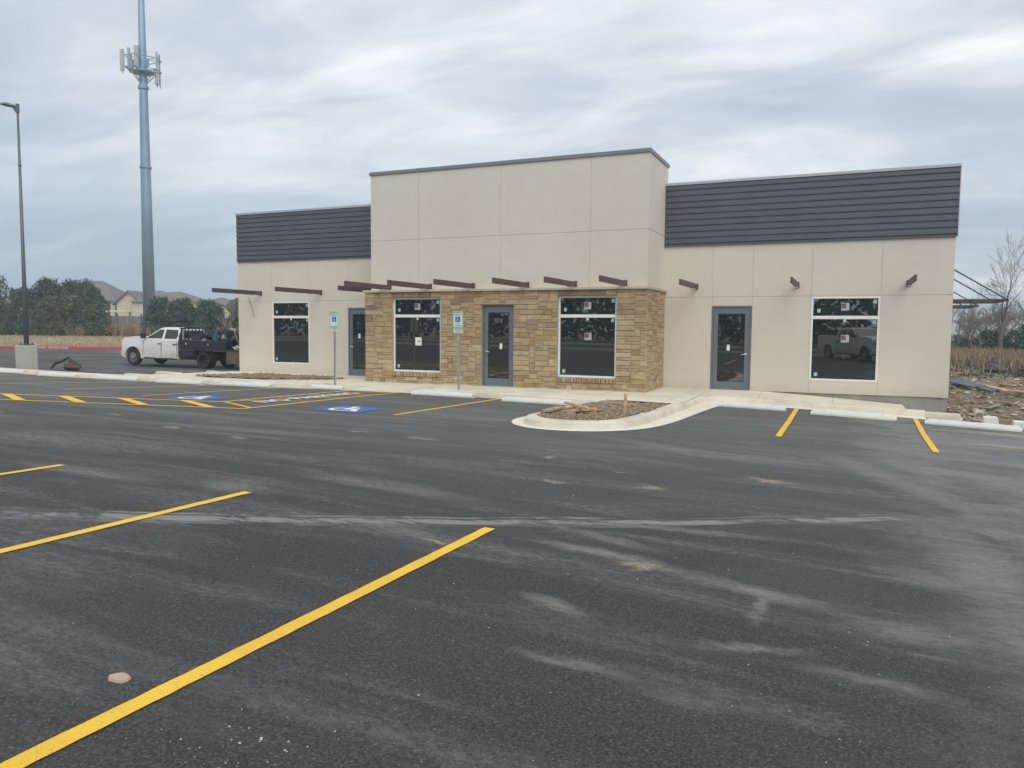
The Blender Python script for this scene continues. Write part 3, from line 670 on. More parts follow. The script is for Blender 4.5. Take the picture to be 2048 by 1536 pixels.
def keyed(keys, step):
    o = [keys[0]]
    for a, b in zip(keys, keys[1:]):
        k = max(1, round((b - a) / step)); o += [a + (b - a) * i / k for i in range(1, k + 1)]
    return o
def stone_block(mb, g, a, b, c, d, T, dep=None, gap=.0025, col=None):
    # T maps (u, v, outward) to 3-D
    mb.cur = col or pick(g); o = g.uniform(.010, .022) if dep is None else dep; ch = min(.010, (b - a) * .2)
    a += gap; b -= gap; c += gap; d -= gap; j = lambda: g.uniform(-.004, .004)
    base = [(a, c), (b, c), (b, d), (a, d)]; nu = max(1, int((b - a) / .12)); nv = max(1, int((d - c) / .09))
    top = {}
    for i in range(nu + 1):
        for k in range(nv + 1):
            e_ = i in (0, nu) or k in (0, nv)
            u = a + ch + (b - a - 2 * ch) * i / nu + j(); v = c + ch + (d - c - 2 * ch) * k / nv + j()
            top[i, k] = T(u, v, o + (0 if e_ else g.uniform(-.003, .008)))
    for i in range(nu):
        for k in range(nv): mb.face([top[i, k], top[i + 1, k], top[i + 1, k + 1], top[i, k + 1]])
    ring = [top[i, 0] for i in range(nu + 1)] + [top[nu, k] for k in range(1, nv + 1)] + [top[i, nv] for i in range(nu - 1, -1, -1)] + [top[0, k] for k in range(nv - 1, 0, -1)]
    bas = [T(a + (b - a) * i / nu, c, -.015) for i in range(nu + 1)] + [T(b, c + (d - c) * k / nv, -.015) for k in range(1, nv + 1)] + [T(a + (b - a) * i / nu, d, -.015) for i in range(nu - 1, -1, -1)] + [T(a, c + (d - c) * k / nv, -.015) for k in range(nv - 1, 0, -1)]
    for q in range(len(ring)): q2 = (q + 1) % len(ring); mb.face([bas[q], bas[q2], ring[q2], ring[q]])
XS0, XS1 = -14.05, -4.995; g = random.Random(21); mb = MB()
Tf = lambda u, v, o: (u, YS + .025 - o, v)
keys = [XS0, -13.045, -11.34, -9.962, -8.928, -7.563, -5.849, XS1]; zk = [-.22, .20, .347, 2.40, 2.63, 2.80]
def blk(u, v):
    for t, a, b, c, d in OPS:
        if a < u < b and (c if t == 'd' else .20) < v < (d if t == 'd' else 2.80): return True
    return False
ashlar(mb, keyed(keys, .088), keyed(zk, .074), blk, lambda a, b, c, d: stone_block(mb, g, a, b, c, d, Tf), g)
for t, a, b, c, d in OPS:
    if t == 'w':
        x = a - .0
        while x < b - .02:
            w_ = min(g.uniform(.07, .16), b - x); w_ = b - x if b - x - w_ < .05 else w_; stone_block(mb, g, x, x + w_, .205, .34, Tf, g.uniform(.045, .06), .003, g.choice([(.42, .31, .20), (.34, .24, .16), (.46, .36, .24), (.38, .26, .2)])); x += w_
        x = a - .0
        while x < b - .02:
            w_ = min(g.uniform(.3, .62), b - x); w_ = b - x if b - x - w_ < .2 else w_; stone_block(mb, g, x, x + w_, 2.632, 2.80, Tf, g.uniform(.02, .035), .004, g.choice([(.27, .19, .14), (.33, .24, .17), (.40, .30, .2), (.24, .17, .13)])); x += w_
for X, sg in ((XS1, 1), (XS0, -1)):
    Ts = (lambda X, sg: (lambda u, v, o: (X + sg * (o - .02), u, v)))(X, sg)
    ashlar(mb, keyed([YS + .005, 22.55], .088), keyed([-.22, 2.80], .074), lambda u, v: False, lambda a, b, c, d: stone_block(mb, g, a, b, c, d, Ts), g)
mb.build('stone_facade', STONE, D)
mb = MB(); mb.cur = (1, 1, 1)
panel_wall(mb, XS0 + .02, XS1 - .02, -.3, 2.80, YS + .03, [], [], [(t, a - .0, b + .0, c if t == 'd' else c - .0, d) for t, a, b, c, d in OPS], rev=.16, back=False)
mb.face([(XS1 - .02, YS + .03, -.3), (XS1 - .02, 22.56, -.3), (XS1 - .02, 22.56, 2.8), (XS1 - .02, YS + .03, 2.8)]); mb.face([(XS0 + .02, YS + .03, -.3), (XS0 + .02, 22.56, -.3), (XS0 + .02, 22.56, 2.8), (XS0 + .02, YS + .03, 2.8)])
mb.build('mortar_backing', MORT, D)
mb = MB(); x_ = XS0 - .05; segs = [XS0 - .05, -12.6, -10.3, -8.15, -6.45, XS1 + .05]
for a, b in zip(segs, segs[1:]): mb.box(a + .002, b - .002, YS - .055, YC + .05, 2.80, 2.872)
mb.box(XS1 - .05, XS1 + .05, YC + .052, 22.56, 2.80, 2.872); mb.box(XS0 - .05, XS0 + .05, YC + .052, 22.56, 2.80, 2.872)
mb.build('stone_cap', CAPS, D, bevel=.008)

# windows and doors (children of the building)
def window(a, b, c, d, y, depth, logo_main, paper=False, logo_top=True):
    yy = y + depth; fw = .055
    mb = MB(); mb.box(a, b, yy - .03, yy + .03, c, c + fw); mb.box(a, b, yy - .03, yy + .03, d - fw * .8, d)
    for x0, x1 in ((a, a + fw), (b - fw, b)): mb.box(x0, x1, yy - .028, yy + .03, c + fw, d - fw * .8)
    mb.box(a + fw, b - fw, yy - .035, yy + .03, 2.025, 2.115)
    W = mb.build('window', WHITE, D, bevel=.005)
    for z0, z1, nm in ((c + fw, 2.025, 'pane'), (2.115, d - fw * .8, 'pane')):
        mb = MB(); mb.box(a + fw, b - fw, yy - .002, yy + .012, z0, z1); mb.build(nm, GLASS, W)
    def sq(x, z, s, s2, mat=TEAL, nm='sticker'):
        mb = MB(); mb.box(x - s / 2, x + s / 2, yy - .0045, yy - .0022, z - s2 / 2, z + s2 / 2); return mb.build(nm, mat, W)
    sq(a + .20, 2.115 + .14, .085, .10); sq(b - .13, d - .13, .085, .10); sq(b - .13, 2.025 - .07, .085, .10); sq(a + .17, c + .17, .085, .10); sq((a + b) / 2, 2.025 - .035, .07, .07, PAPER)
    def logo(x, z):
        s = .20; o = sq(x, z, s, s, CARD); mb = MB(); yq = yy - .0062
        mb.m = 0; mb.face([(x - s * .45, yq, z - s * .22), (x + s * .14, yq, z - s * .22), (x + s * .14, yq, z + s * .42), (x - s * .45, yq, z + s * .42)])
        mb.m = 1; yq -= .0012
        for k in (0, .17, .34): mb.face([(x - s * .45 + s * k, yq, z - s * .22), (x - s * .37 + s * k, yq, z - s * .22), (x - s * .02 + s * k * .5, yq, z + s * .36), (x - s * .10 + s * k * .5, yq, z + s * .36)])
        mb.build('sticker', None, W, mats=[NAVY, RED])
    cx = (a + b) / 2
    if logo_top: logo(cx, 2.36)
    if logo_main: logo(cx + .02, 1.50)
    if paper:
        sq(cx + .03, 1.29, .22, .25, PAPER, 'notice'); mb = MB(); mb.box(cx - .0, cx + .03, yy - .0062, yy - .0048, 1.27, 1.31); mb.box(cx + .06, cx + .08, yy - .0062, yy - .0048, 1.26, 1.33); mb.build('notice_print', BLACK, W)
window(-19.65, -17.94, .347, 2.624, YW, .02, False, False, False); window(-.976, .734, .347, 2.624, YW, .02, True)
window(-13.045, -11.34, .347, 2.624, YS, .12, False, True); window(-7.563, -5.849, .347, 2.624, YS, .12, True)
def door(a, b, top, y, depth, hinge, slip):
    yy = y + depth; mb = MB(); fw = .05
    mb.box(a, a + fw, yy - .035, yy + .06, 0, top); mb.box(b - fw, b, yy - .035, yy + .06, 0, top); mb.box(a + fw, b - fw, yy - .035, yy + .06, top - fw, top)
    mb.build('door_frame', DOORM, D, bevel=.004)
    a2, b2, t2 = a + fw + .004, b - fw - .004, top - fw - .004; sl = .125; tr, br = .17, .235
    mb = MB(); y0, y1 = yy - .012, yy + .035
    mb.box(a2, a2 + sl, y0, y1, .012, t2); mb.box(b2 - sl, b2, y0, y1, .012, t2); mb.box(a2 + sl, b2 - sl, y0, y1, .012, br); mb.box(a2 + sl, b2 - sl, y0, y1, t2 - tr, t2)
    o = mb.build('door', DOORM, D, bevel=.004)
    mb = MB(); mb.box(a2 + sl, b2 - sl, yy + .004, yy + .016, br, t2 - tr); mb.build('pane', GLASS, o)
    mb = MB(); e_ = .018
    for q in ((a2 + sl, a2 + sl + e_, br, t2 - tr), (b2 - sl - e_, b2 - sl, br, t2 - tr), (a2 + sl + e_, b2 - sl - e_, br, br + e_), (a2 + sl + e_, b2 - sl - e_, t2 - tr - e_, t2 - tr)): mb.box(q[0], q[1], yy - .006, yy + .0035, q[2], q[3])
    mb.build('glazing_bead', BLACK, o)
    hx = a2 + .075 if hinge == 'r' else b2 - .075; dx = 1 if hinge == 'r' else -1
    mb = MB(); mb.cyl((hx, yy - .03, 1.03), 'y', .036, .02, 14); mb.tube([(hx, yy - .03, 1.03), (hx, yy - .065, 1.03), (hx + dx * .03, yy - .07, 1.028), (hx + dx * .13, yy - .068, 1.015)], [.013, .014, .014, .011], 8); mb.build('handle', CHROME, o)
    mb = MB(); sx_, sz_, tw = slip; mb.face([(sx_ - .035, yy + .0015, sz_ + .09), (sx_ - .045, yy + .0015, sz_ - .06), (sx_ + .02, yy - .008, sz_ - .09), (sx_ + .05, yy - .004, sz_ - .05), (sx_ + .045, yy + .0015, sz_ + .09)]); mb.build('notice', PAPER, o)
    mb = MB(); mb.box(a + .0, b - .0, yy - .06, yy + .05, -.02, .011); mb.build('threshold', CHROME, D)
door(-16.25, -15.20, 2.40, YW, .02, 'r', (-15.8, 1.4, 0)); door(-9.962, -8.928, 2.40, YS, .13, 'r', (-9.37, 1.18, 0)); door(-3.634, -2.529, 2.40, YW, .02, 'l', (-3.16, 1.2, 0))
# projecting awning outriggers
def beam(x, yw, L):
    mb = MB(); T_, h = .05, .075
    # steel channel: web with two flanges and a cut end plate
    mb.box(x - T_ / 2, x + T_ / 2, yw - L, yw - .012, 2.955 - h, 2.955 + h); o = mb.build('awning_beam', RUST, D, bevel=.004)
    mb = MB(); mb.box(x - .05, x + .05, yw - .012, yw - .0, 2.955 - .085, 2.955 + .085) if yw > 22 else mb.box(x - .05, x + .05, yw - .012, yw - .0, 2.955 - .08, 2.955 + .10); mb.build('mounting_plate', RUST, o)
    mb = MB(); mb.box(x - .045, x + .045, yw - .75, yw - .35, 2.955 - h - .016, 2.955 - h - .001) if yw > 22 else mb.box(x - .07, x + .07, yw - .55, yw - .33, 2.873, 2.955 - h - .001); mb.build('bracket', GALV, o)
for x in (-20.17, -17.42, -14.9, -4.09, -1.35, 1.37): beam(x, YW, 2.4)
for x in (-13.23, -11.78, -10.31, -8.56, -7.11, -5.66): beam(x, YC, 2.38)
# loose wire hanging from the left-hand wall
mb = MB(); mb.tube([(-20.75, YW - .01, 2.8), (-20.68, YW - .05, 2.66), (-20.58, YW - .06, 2.45), (-20.50, YW - .05, 2.2), (-20.47, YW - .04, 2.05)], .008, 5); mb.build('loose_cable', DKMET, D)
# hung canopies on the right-hand side wall
for i, (y0, y1) in enumerate(((25.9, 28.1), (31.5, 34.3))):
    c = MB(); X1 = 4.15
    c.box(XR, X1, y0, y0 + .05, 2.60, 2.66); c.box(XR, X1, y1 - .05, y1, 2.60, 2.66); c.box(X1 - .05, X1, y0 + .05, y1 - .05, 2.60, 2.66)
    o = c.build('side_canopy', DKMET, D)
    for y in (y0 + .025, y1 - .025): c = MB(); c.tube([(XR, y, 3.75), (X1 - .03, y, 2.64)], .022, 6); c.build('tie_rod', DKMET, o)
    c = MB()
    for k in (1,): c.box(XR + .01, X1 - .06, y0 + .3 + k * (y1 - y0 - .6) / 3, y0 + .33 + k * (y1 - y0 - .6) / 3, 2.585, 2.625)
    c.build('canopy_slats', DKMET, o)

# ------------------------------------------------------------------ parking signs
def sign(x, y, lean, label, van, h=2.16):
    z0 = swz(x, y, yfr(x), ybk(x)) - .02
    t = empty('parking_sign', (x, y, z0), 0, label, 'sign', 'reserved parking signs in front of the building')
    def Tm(v): return v
    mb = MB(); mb.box(-.03, -.012, -.018, .018, 0, h); mb.box(.012, .03, -.018, .018, 0, h); mb.box(-.012, .012, .004, .018, 0, h); mb.build('post', GALV, t)
    mb = MB(); mb.box(-.155, .155, -.026, -.020, h - .45, h); o = mb.build('sign_plate', SIGNW, t, bevel=.004)
    mb = MB(); mb.box(-.155, .155, -.0262, -.0202, h - .61, h - .456); o2 = mb.build('fine_plate', SIGNW, t)
    mb = MB(); yq = -.0275
    def rect(a, b, c, d, w_=.008):
        mb.box(a, b, yq, yq + .001, c, c + w_); mb.box(a, b, yq, yq + .001, d - w_, d); mb.box(a, a + w_, yq, yq + .001, c + w_, d - w_); mb.box(b - w_, b, yq, yq + .001, c + w_, d - w_)
    rect(-.148, .148, h - .443, h - .007); rect(-.148, .148, h - .603, h - .463); mb.build('green_border', GREEN, o)
    mb = MB(); mb.box(-.075, .075, yq, yq + .001, h - .30, h - .16); mb.build('blue_panel', BLUE, o)
    mb = MB(); isa(mb, 0, 0, 1, lambda u, v: (u * .13, yq - .001, h - .23 + v * .13), .1); mb.build('wheelchair_figure', SIGNW, o)
    def tx(s_, z, sz, par, xs_=1): text_mesh(s_, sz, GREEN, 'lettering', par, Matrix.Translation((0, yq - .001, z)) @ Matrix.Rotation(R(90), 4, 'X'), sx=xs_)
    tx('RESERVED', h - .048, .05, o, 1.05); tx('PARKING', h - .11, .05, o, 1.1)
    if van: tx('VAN', h - .335, .04, o); tx('ACCESSIBLE', h - .39, .036, o, 1.1)
    tx('VIOLATORS SUBJECT', h - .492, .026, o2, 1.05); tx('TO FINE AND', h - .53, .026, o2, 1.1); tx('TOWING', h - .57, .026, o2, 1.1)
    t.rotation_euler = (0, R(lean), 0)
sign(-13.66, 18.30, .3, 'white and green reserved parking sign on its post before the plain stucco wall', False)
sign(-9.66, 18.42, -.6, 'white and green reserved parking sign with VAN ACCESSIBLE line before the stone front', True)

# ------------------------------------------------------------------ lamp post, cell tower
t = empty('lamp_post', (-29.42, 19.8, 0), 0, 'tall dark lamp post with one long lamp head standing on a square concrete block', 'lamp post'); zb = H(-29.42, 19.8) - .1
t.location = (-29.42, 19.8, zb)
mb = MB(); mb.prism([(-.37, -.37), (.37, -.37), (.37, .37), (-.37, .37)], 0, 1.12, 'z'); mb.build('concrete_block', PIER, t, bevel=.02).rotation_euler = (0, 0, R(54))
mb = MB(); mb.tube([(0, 0, 1.16), (0, 0, 4), (0, 0, 10.25)], [.088, .07, .036], 12); mb.cyl((0, 0, 8.0), 'z', .062, .05, 12); mb.build('pole', POLEM, t, smooth=True)
mb = MB(); mb.box(-.19, .19, -.19, .19, 1.122, 1.16)
for a in (-.14, .14):
    for b in (-.14, .14): mb.cyl((a, b, 1.16), 'z', .022, .07, 6)
mb.build('base_plate', POLEM, t)
mb = MB(); o_l = [(-.02, .05, .03), (.10, .08, .05), (.28, .16, .075), (.48, .15, .075), (.66, .08, .05), (.74, .02, .02)]; vs = []
for d_, hw, th in o_l:
    zc = 10.22 + .16 * d_ ** .7 if d_ > 0 else 10.2
    vs += [(-d_, -hw, zc), (-d_, -hw * .7, zc + th), (-d_, hw * .7, zc + th), (-d_, hw, zc), (-d_, hw * .8, zc - th * .6), (-d_, -hw * .8, zc - th * .6)]
mb.idx(vs, [(i * 6 + k, (i + 1) * 6 + k, (i + 1) * 6 + (k + 1) % 6, i * 6 + (k + 1) % 6) for i in range(5) for k in range(6)] + [(0, 1, 2, 3, 4, 5), (30, 35, 34, 33, 32, 31)])
mb.box(-.045, .045, -.045, .045, 10.0, 10.34); mb.idx([(-.03, -.04, 9.98), (-.03, .04, 9.98), (-.22, .05, 10.22), (-.22, -.05, 10.22), (-.03, -.04, 10.25), (-.03, .04, 10.25)], [(0, 3, 2, 1), (0, 4, 3), (1, 2, 5), (3, 4, 5, 2)])
o = mb.build('lamp_head', POLEM, t); o.rotation_euler = (0, 0, R(15))
mb = MB(); mb.box(-.55, -.22, -.09, .09, 10.27, 10.285); mb.build('lens', simple('lamp_lens', (.5, .5, .48), .3), o)

tz = HG(-71.04, 61.81) - .2
t = empty('cell_tower', (-71.04, 61.81, tz), 0, 'tall grey steel cell tower with a ring of antennas, rising behind the work truck', 'cell tower')
mb = MB(); mb.tube([(0, 0, 0), (0, 0, 15), (0, 0, 30), (0, 0, 43)], [.66, .55, .39, .26], 16); mb.build('pole', TOWERM, t, smooth=True)
mb = MB()
for k in range(40):
    z = 5 + k * .95; s_ = 1 if k % 2 else -1; rr = float(np.interp(z, [0, 15, 30, 43], [.66, .55, .39, .26])); 
    if k % 3 == 0: mb.cyl((rr * .9155 - .02, rr * .40, z), 'z', .07, .16, 6); mb.cyl((-rr * .9155, -rr * .40, z), 'z', .07, .16, 6)
mb.cyl((0, 0, 26.75), 'z', .55, .3, 14); mb.cyl((0, 0, 18.3), 'z', .63, .2, 16); mb.build('step_brackets', TOWERM, t)
mb = MB(); ZA = 28.8
hexp = [(1.85 * math.cos(R(a)), 1.85 * math.sin(R(a))) for a in (10, 50, 130, 170, 250, 290)]
for z in (ZA - .1, ZA + 1.1): mb.tube([(x, y, z) for x, y in hexp + hexp[:1]], .05, 5)
for x, y in hexp: mb.tube([(0, 0, 26.95), (x * .8, y * .8, ZA - .1)], .05, 5); mb.tube([(0, 0, ZA - .1), (x, y, ZA - .1)], .06, 5); mb.tube([(0, 0, ZA + 1.1), (x * .8, y * .8, ZA + 1.1)], .04, 5)
mb.cyl((0, 0, ZA - .35), 'z', 1.15, .14, 16); mb.cyl((0, 0, ZA - .1), 'z', .75, .1, 12); mb.build('platform', TOWERM, t)
for k, (lx, ly, z0, hh, ww, mt) in enumerate([(-2.02, -.2, ZA - .15, 2.25, .42, ANTM), (-1.62, .25, ZA - .1, 1.8, .34, ANTM), (-1.18, -.3, ZA - .1, 2.35, .27, ANTM), (-.55, .7, ZA + 1.5, .9, .42, ANTM), (-.62, -.55, ZA + .1, .85, .40, TOWERM), (.27, -.9, ZA + .05, 2.3, .46, ANTM), (.72, -.3, ZA + .3, .8, .45, TOWERM), (1.62, -.1, ZA - 1.5, 3.4, .20, ANTM), (1.38, .4, ZA - 1.6, 3.3, .10, TOWERM), (-.95, .8, ZA - 1.1, 1.9, .24, TOWERM), (.5, .9, ZA - 1.4, 1.6, .2, TOWERM)]):
    wx, wy = lx * .9155 - ly * -.4007, lx * .4022 + ly * .9134
    mb = MB(); mt_ = Matrix.Translation((wx, wy, z0)) @ Matrix.Rotation(math.atan2(.4022, .9155), 4, 'Z'); mb.box(-ww / 2, ww / 2, -.09, .09, 0, hh, mt_); mb.box(-.03, .03, .09, .16, -.25, hh + .05, mt_); mb.build('antenna_panel' if mt is ANTM else 'radio_unit', mt, t)

# ------------------------------------------------------------------ trucks
def wheel(parent, x, y, r=.40, w_=.26, dual=False, side=1, steel=CHROME):
    mb = MB(); n = 28; pr_ = [(r * .60, -w_ / 2), (r * .93, -w_ / 2), (r, -w_ * .32), (r, w_ * .32), (r * .93, w_ / 2), (r * .60, w_ / 2)]
    vs = [(q * math.cos(2 * math.pi * k / n), o, q * math.sin(2 * math.pi * k / n)) for k in range(n) for q, o in pr_]
    mb.idx(vs, [(k * 6 + j, ((k + 1) % n) * 6 + j, ((k + 1) % n) * 6 + (j + 1) % 6, k * 6 + (j + 1) % 6) for k in range(n) for j in range(6)])
    o = mb.build('wheel', TYRE, parent, smooth=False); o.location = (x, y, r)
    mb = MB(); yo = side * w_ * (.30 if not dual else -.05); mb.cyl((0, yo - .02 * side, 0), 'y', r * .60, .03 * side, 24); c = mb.build('rim_back', DKMET, o)
    mb = MB()
    for k in range(8):
        a = 2 * math.pi * k / 8; b = a + .32; c_ = a + .16
        mb.idx([(rr * math.cos(t_), yo + side * yy_, rr * math.sin(t_)) for rr, t_, yy_ in ((r * .16, a, .045), (r * .16, b, .045), (r * .57, b - .02, .03), (r * .57, a + .02, .03))], [(0, 1, 2, 3)])
    mb.cyl((0, yo + side * .012, 0), 'y', r * .19, .06 * side, 14)
    for k in range(24):
        a, b = 2 * math.pi * k / 24, 2 * math.pi * (k + 1) / 24
        mb.face([(rr * math.cos(t_), yo + side * .032, rr * math.sin(t_)) for rr, t_ in ((r * .52, a), (r * .52, b), (r * .60, b), (r * .60, a))])
    mb.build('rim', steel, o)
def truck(kind, loc, rz, rzp, label, group=None):
    T = empty('pickup_truck' if kind == 'pickup' else 'flatbed_work_truck', loc, rz, label, 'truck', group); T.rotation_euler = (0, rzp, rz)
    W = .98
    fx = .74
    def arch(cx, r, n=10): return [(cx + r * math.cos(R(a)), .42 + r * math.sin(R(a))) for a in lin(-8, 188, n)]
    xr = -2.85 if kind != 'pickup' else -4.85
    low = [(.98 * fx, .42), (.98 * fx, .62), (.95 * fx, .68), (.94 * fx, 1.14), (.88 * fx, 1.27), (.70 * fx, 1.35), (-.10, 1.42), (-.72, 1.45), (-.74, 1.34), (-2.75, 1.34), (-2.86, 1.34)]
    if kind == 'pickup': low = low[:-1] + [(-2.90, 1.36), (-2.92, 1.40), (-4.86, 1.46), (-4.90, 1.40), (-4.88, .62), (-4.80, .48)] + [p for p in arch(-3.70, .50)[::-1]] + [(-3.1, .36), (-.75, .36)]
    else: low += [(-2.86, .36), (-.75, .36)]
    low += arch(0, .50)[::-1]
    mb = MB(); n = len(low); secs = [(-W, .955), (-W * .93, 1.0), (W * .93, 1.0), (W, .955)]
    vs = []
    for y, k in secs: vs += [(x, y if z < 1.2 else y * .965, z) for x, z in low]
    mb.idx(vs, [(i * n + j, i * n + (j + 1) % n, (i + 1) * n + (j + 1) % n, (i + 1) * n + j) for i in range(3) for j in range(n)] + [tuple(range(n))[::-1], tuple(range(3 * n, 4 * n))])
    body = mb.build('body', CARP, T, bevel=.025)
    # greenhouse
    gb = [(-.70, 1.33), (-1.55, 1.86), (-1.75, 1.91), (-2.3, 1.925), (-2.75, 1.90), (-2.88, 1.82), (-2.90, 1.33)]
    def yw(z): return .93 - (z - 1.33) * .36
    mb = MB(); n = len(gb); mb.idx([(x, -yw(z), z) for x, z in gb] + [(x, yw(z), z) for x, z in gb], [tuple(range(n))[::-1], tuple(range(n, 2 * n))] + [(i, (i + 1) % n, n + (i + 1) % n, n + i) for i in range(n)])
    mb.build('cab', CARP, T, bevel=.03)
    def pane(name, poly, side):
        mb = MB(); mb.face([(x, side * (yw(z) + .006), z) for x, z in poly][::side]); mb.build(name, CARG, T)
    for s in (1, -1):
        pane('window', [(-.86, 1.37), (-1.80, 1.37), (-1.82, 1.80), (-1.56, 1.80)], s); pane('window', [(-1.93, 1.37), (-2.68, 1.37), (-2.72, 1.55), (-2.66, 1.80), (-1.94, 1.81)], s)
    mb = MB(); e_ = .008; mb.face([(-.735 + e_, -.84, 1.365 + e_), (-.735 + e_, .84, 1.365 + e_), (-1.50 + e_, .70, 1.845 + e_), (-1.50 + e_, -.70, 1.845 + e_)]); mb.build('windshield', CARG, T)
    mb = MB(); mb.face([(-2.908, -.7, 1.42), (-2.897, -.62, 1.76), (-2.897, .62, 1.76), (-2.908, .7, 1.42)]); mb.build('rear_window', CARG, T)
    mb = MB()
    for s in (1, -1):
        for x in (-.66, -1.78, -2.74): mb.box(x - .006, x + .006, s * W * .985 - .012, s * (W + .002) * 1.0, .46, 1.2)
        mb.box(-2.8, -.72, s * W - .02, s * (W + .004), .36, .43) if s > 0 else mb.box(-2.8, -.72, -W - .004, -W + .02, .36, .43)
    mb.build('door_seams', BLACK, T)
    for s in (1, -1):
        for x in (-1.66, -2.60): mb = MB(); mb.box(x - .10, x + .10, min(s * .955, s * 1.0), max(s * .955, s * 1.0), 1.10, 1.135); mb.build('door_handle', BLACK, T, bevel=.008)
        mb = MB(); mb.box(-.86, -.74, min(s * .95, s * 1.24), max(s * .95, s * 1.24), 1.36, 1.62) if kind != 'pickup' else mb.box(-.86, -.76, min(s * .95, s * 1.18), max(s * .95, s * 1.18), 1.34, 1.52); mb.build('mirror', BLACK, T, bevel=.03)
        mb = MB(); mb.box(.60, .715, min(s * .62, s * .93), max(s * .62, s * .93), .92, 1.14); mb.build('headlight', simple('lamp_glass', (.5, .5, .52), .1) if s > 0 else bpy.data.materials['lamp_glass'], T, bevel=.02)
    mb = MB(); mb.box(.62, .72, -.60, .60, .74, 1.16)
    for z in (.84, .94, 1.04): mb.box(.721, .735, -.58, .58, z - .015, z + .015)
    mb.build('grille', BLACK, T); mb = MB(); mb.box(.62, .82, -.97, .97, .44, .70); mb.build('bumper', simple('bumper_paint', (.35, .35, .34), .4) if kind != 'pickup' else CARP, T, bevel=.05)
    for s in (1, -1): wheel(T, 0, s * .84, side=s)
    if kind != 'pickup':
        mb = MB()
        for z in (.80, .98, 1.16): mb.tube([(.74, -.88, z), (.90, -.7, z), (.90, .7, z), (.74, .88, z)], .022, 6)
        for y in (-.7, -.25, .25, .7): mb.tube([(.90, y, .5), (.90, y, 1.2)], .025, 6)
        mb.build('grille_guard', BLACK, T)
    mb = MB(); mb.box(-4.9 if kind == 'pickup' else -7.0, .6, -.45, .45, .38, .60); mb.box(-.55, .55, -.7, .7, .5, 1.0); mb.build('chassis', BLACK, T)
    if kind == 'pickup':
        for s in (1, -1): wheel(T, -3.70, s * .84, side=s)
        mb = MB(); mb.box(-4.8, -2.98, -.78, .78, 1.385, 1.44 + .01); mb.build('bed_liner', BLACK, T)
        return T
    xr_ = -4.36
    for s in (1, -1): wheel(T, xr_, s * .80, .41, .50, True, s, DKMET)
    mb = MB(); x0, x1 = -6.9, -2.95
    mb.box(x0, x1, -1.12, 1.12, .86, .93)
    mb.build('deck', DKMET, T)
    for s in (1, -1):
        mb = MB(); yy_ = (s * .72, s * 1.14); mb.box(-5.75, x1 - .02, min(yy_), max(yy_), .95, 1.33); mb.box(-3.85, x1 - .02, min(yy_), max(yy_), .55, .845); mb.box(-5.75, -4.95, min(yy_), max(yy_), .62, .845) if False else None
        b = mb.build('toolbox', BLACK, T, bevel=.01)
        for x in (-3.45, -4.75): mb = MB(); mb.box(x - .05, x + .05, min(s * 1.14, s * 1.155), max(s * 1.14, s * 1.155), 1.12, 1.22); mb.build('latch', CHROME, b)
        mb = MB(); mb.tube([(-3.0, s * 1.05, .5), (-3.0, s * 1.05, 1.5), (-3.08, s * .98, 1.86), (-3.35, s * .9, 1.95), (-4.3, s * .9, 1.95), (-4.75, s * .95, 1.80), (-4.95, s * 1.0, 1.34)], .045, 8); mb.build('rack_rail', BLACK, T)
        mb = MB(); mb.box(-4.95, -3.78, min(s * .95, s * 1.13), max(s * .95, s * 1.13), .87, .945); mb.box(-3.9, -3.86, s * 1.0 - .1, s * 1.0 + .1, .4, .86); mb.box(-4.9, -4.86, s * 1.0 - .1, s * 1.0 + .1, .4, .86); mb.build('mud_flap', BLACK, T)
    mb = MB()
    for y in lin(-.95, .95, 9): mb.box(-3.03, -2.99, y - .018, y + .018, .93, 1.86)
    mb.box(-3.05, -2.98, -1.02, 1.02, 1.86, 1.92); mb.box(-3.05, -2.98, -1.02, 1.02, 1.30, 1.35)
    for x in (-3.5, -4.0, -4.5): mb.box(x - .025, x + .025, -.9, .9, 1.93, 1.97)
    mb.build('headache_rack', BLACK, T)
    mb = MB(); mb.box(-6.95, -5.8, .75, 1.14, .30, .86); mb.box(-6.98, -6.9, -1.1, 1.1, .45, .93); mb.build('tail_box', simple('weathered_board', (.13, .10, .08), .9, 0, .3), T)
    return T

WT = truck('flatbed', (-32.45, 28.08, -.235), R(-175.9), -.018, 'white crew cab work truck with black flatbed and tool boxes, parked left of the building')
truck('pickup', (1.62, -2.35, H(1.5, -2) + .0), R(58), 0, 'white pickup truck seen only as the reflection in the right-hand window')
# gear piled on the flatbed, in truck coordinates
TM = Matrix.Translation((-32.45, 28.08, -.235)) @ Matrix.Rotation(R(-175.9), 4, 'Z')
def onbed(mb): mb.v = [tuple(TM @ Vector(p)) for p in mb.v]
g = random.Random(5); mb = MB()
cols = [(.03, .035, .04), (.04, .04, .045), (.05, .055, .06), (.10, .09, .08), (.04, .06, .07), (.16, .13, .10), (.28, .27, .25), (.06, .05, .05), (.20, .07, .05)]
for k in range(190):
    mb.cur = g.choice(cols); x = g.uniform(-6.8, -3.3); y = g.uniform(-.6, .62); top = 1.86 - .25 * abs(x + 5.2); z = g.uniform(.95, max(1.1, top)); s_ = g.uniform(.07, .24)
    if g.random() < .5: mb.blob((x, y, z), s_, g.random(), 1, .25, (1, .9, .8))
    else: mb.box(-s_, s_, -s_ * .7, s_ * .7, -s_ * .8, s_ * .8, Matrix.Translation((x, y, z)) @ Matrix.Rotation(g.uniform(0, 3), 4, Vector((g.random(), g.random(), 1)).normalized()))
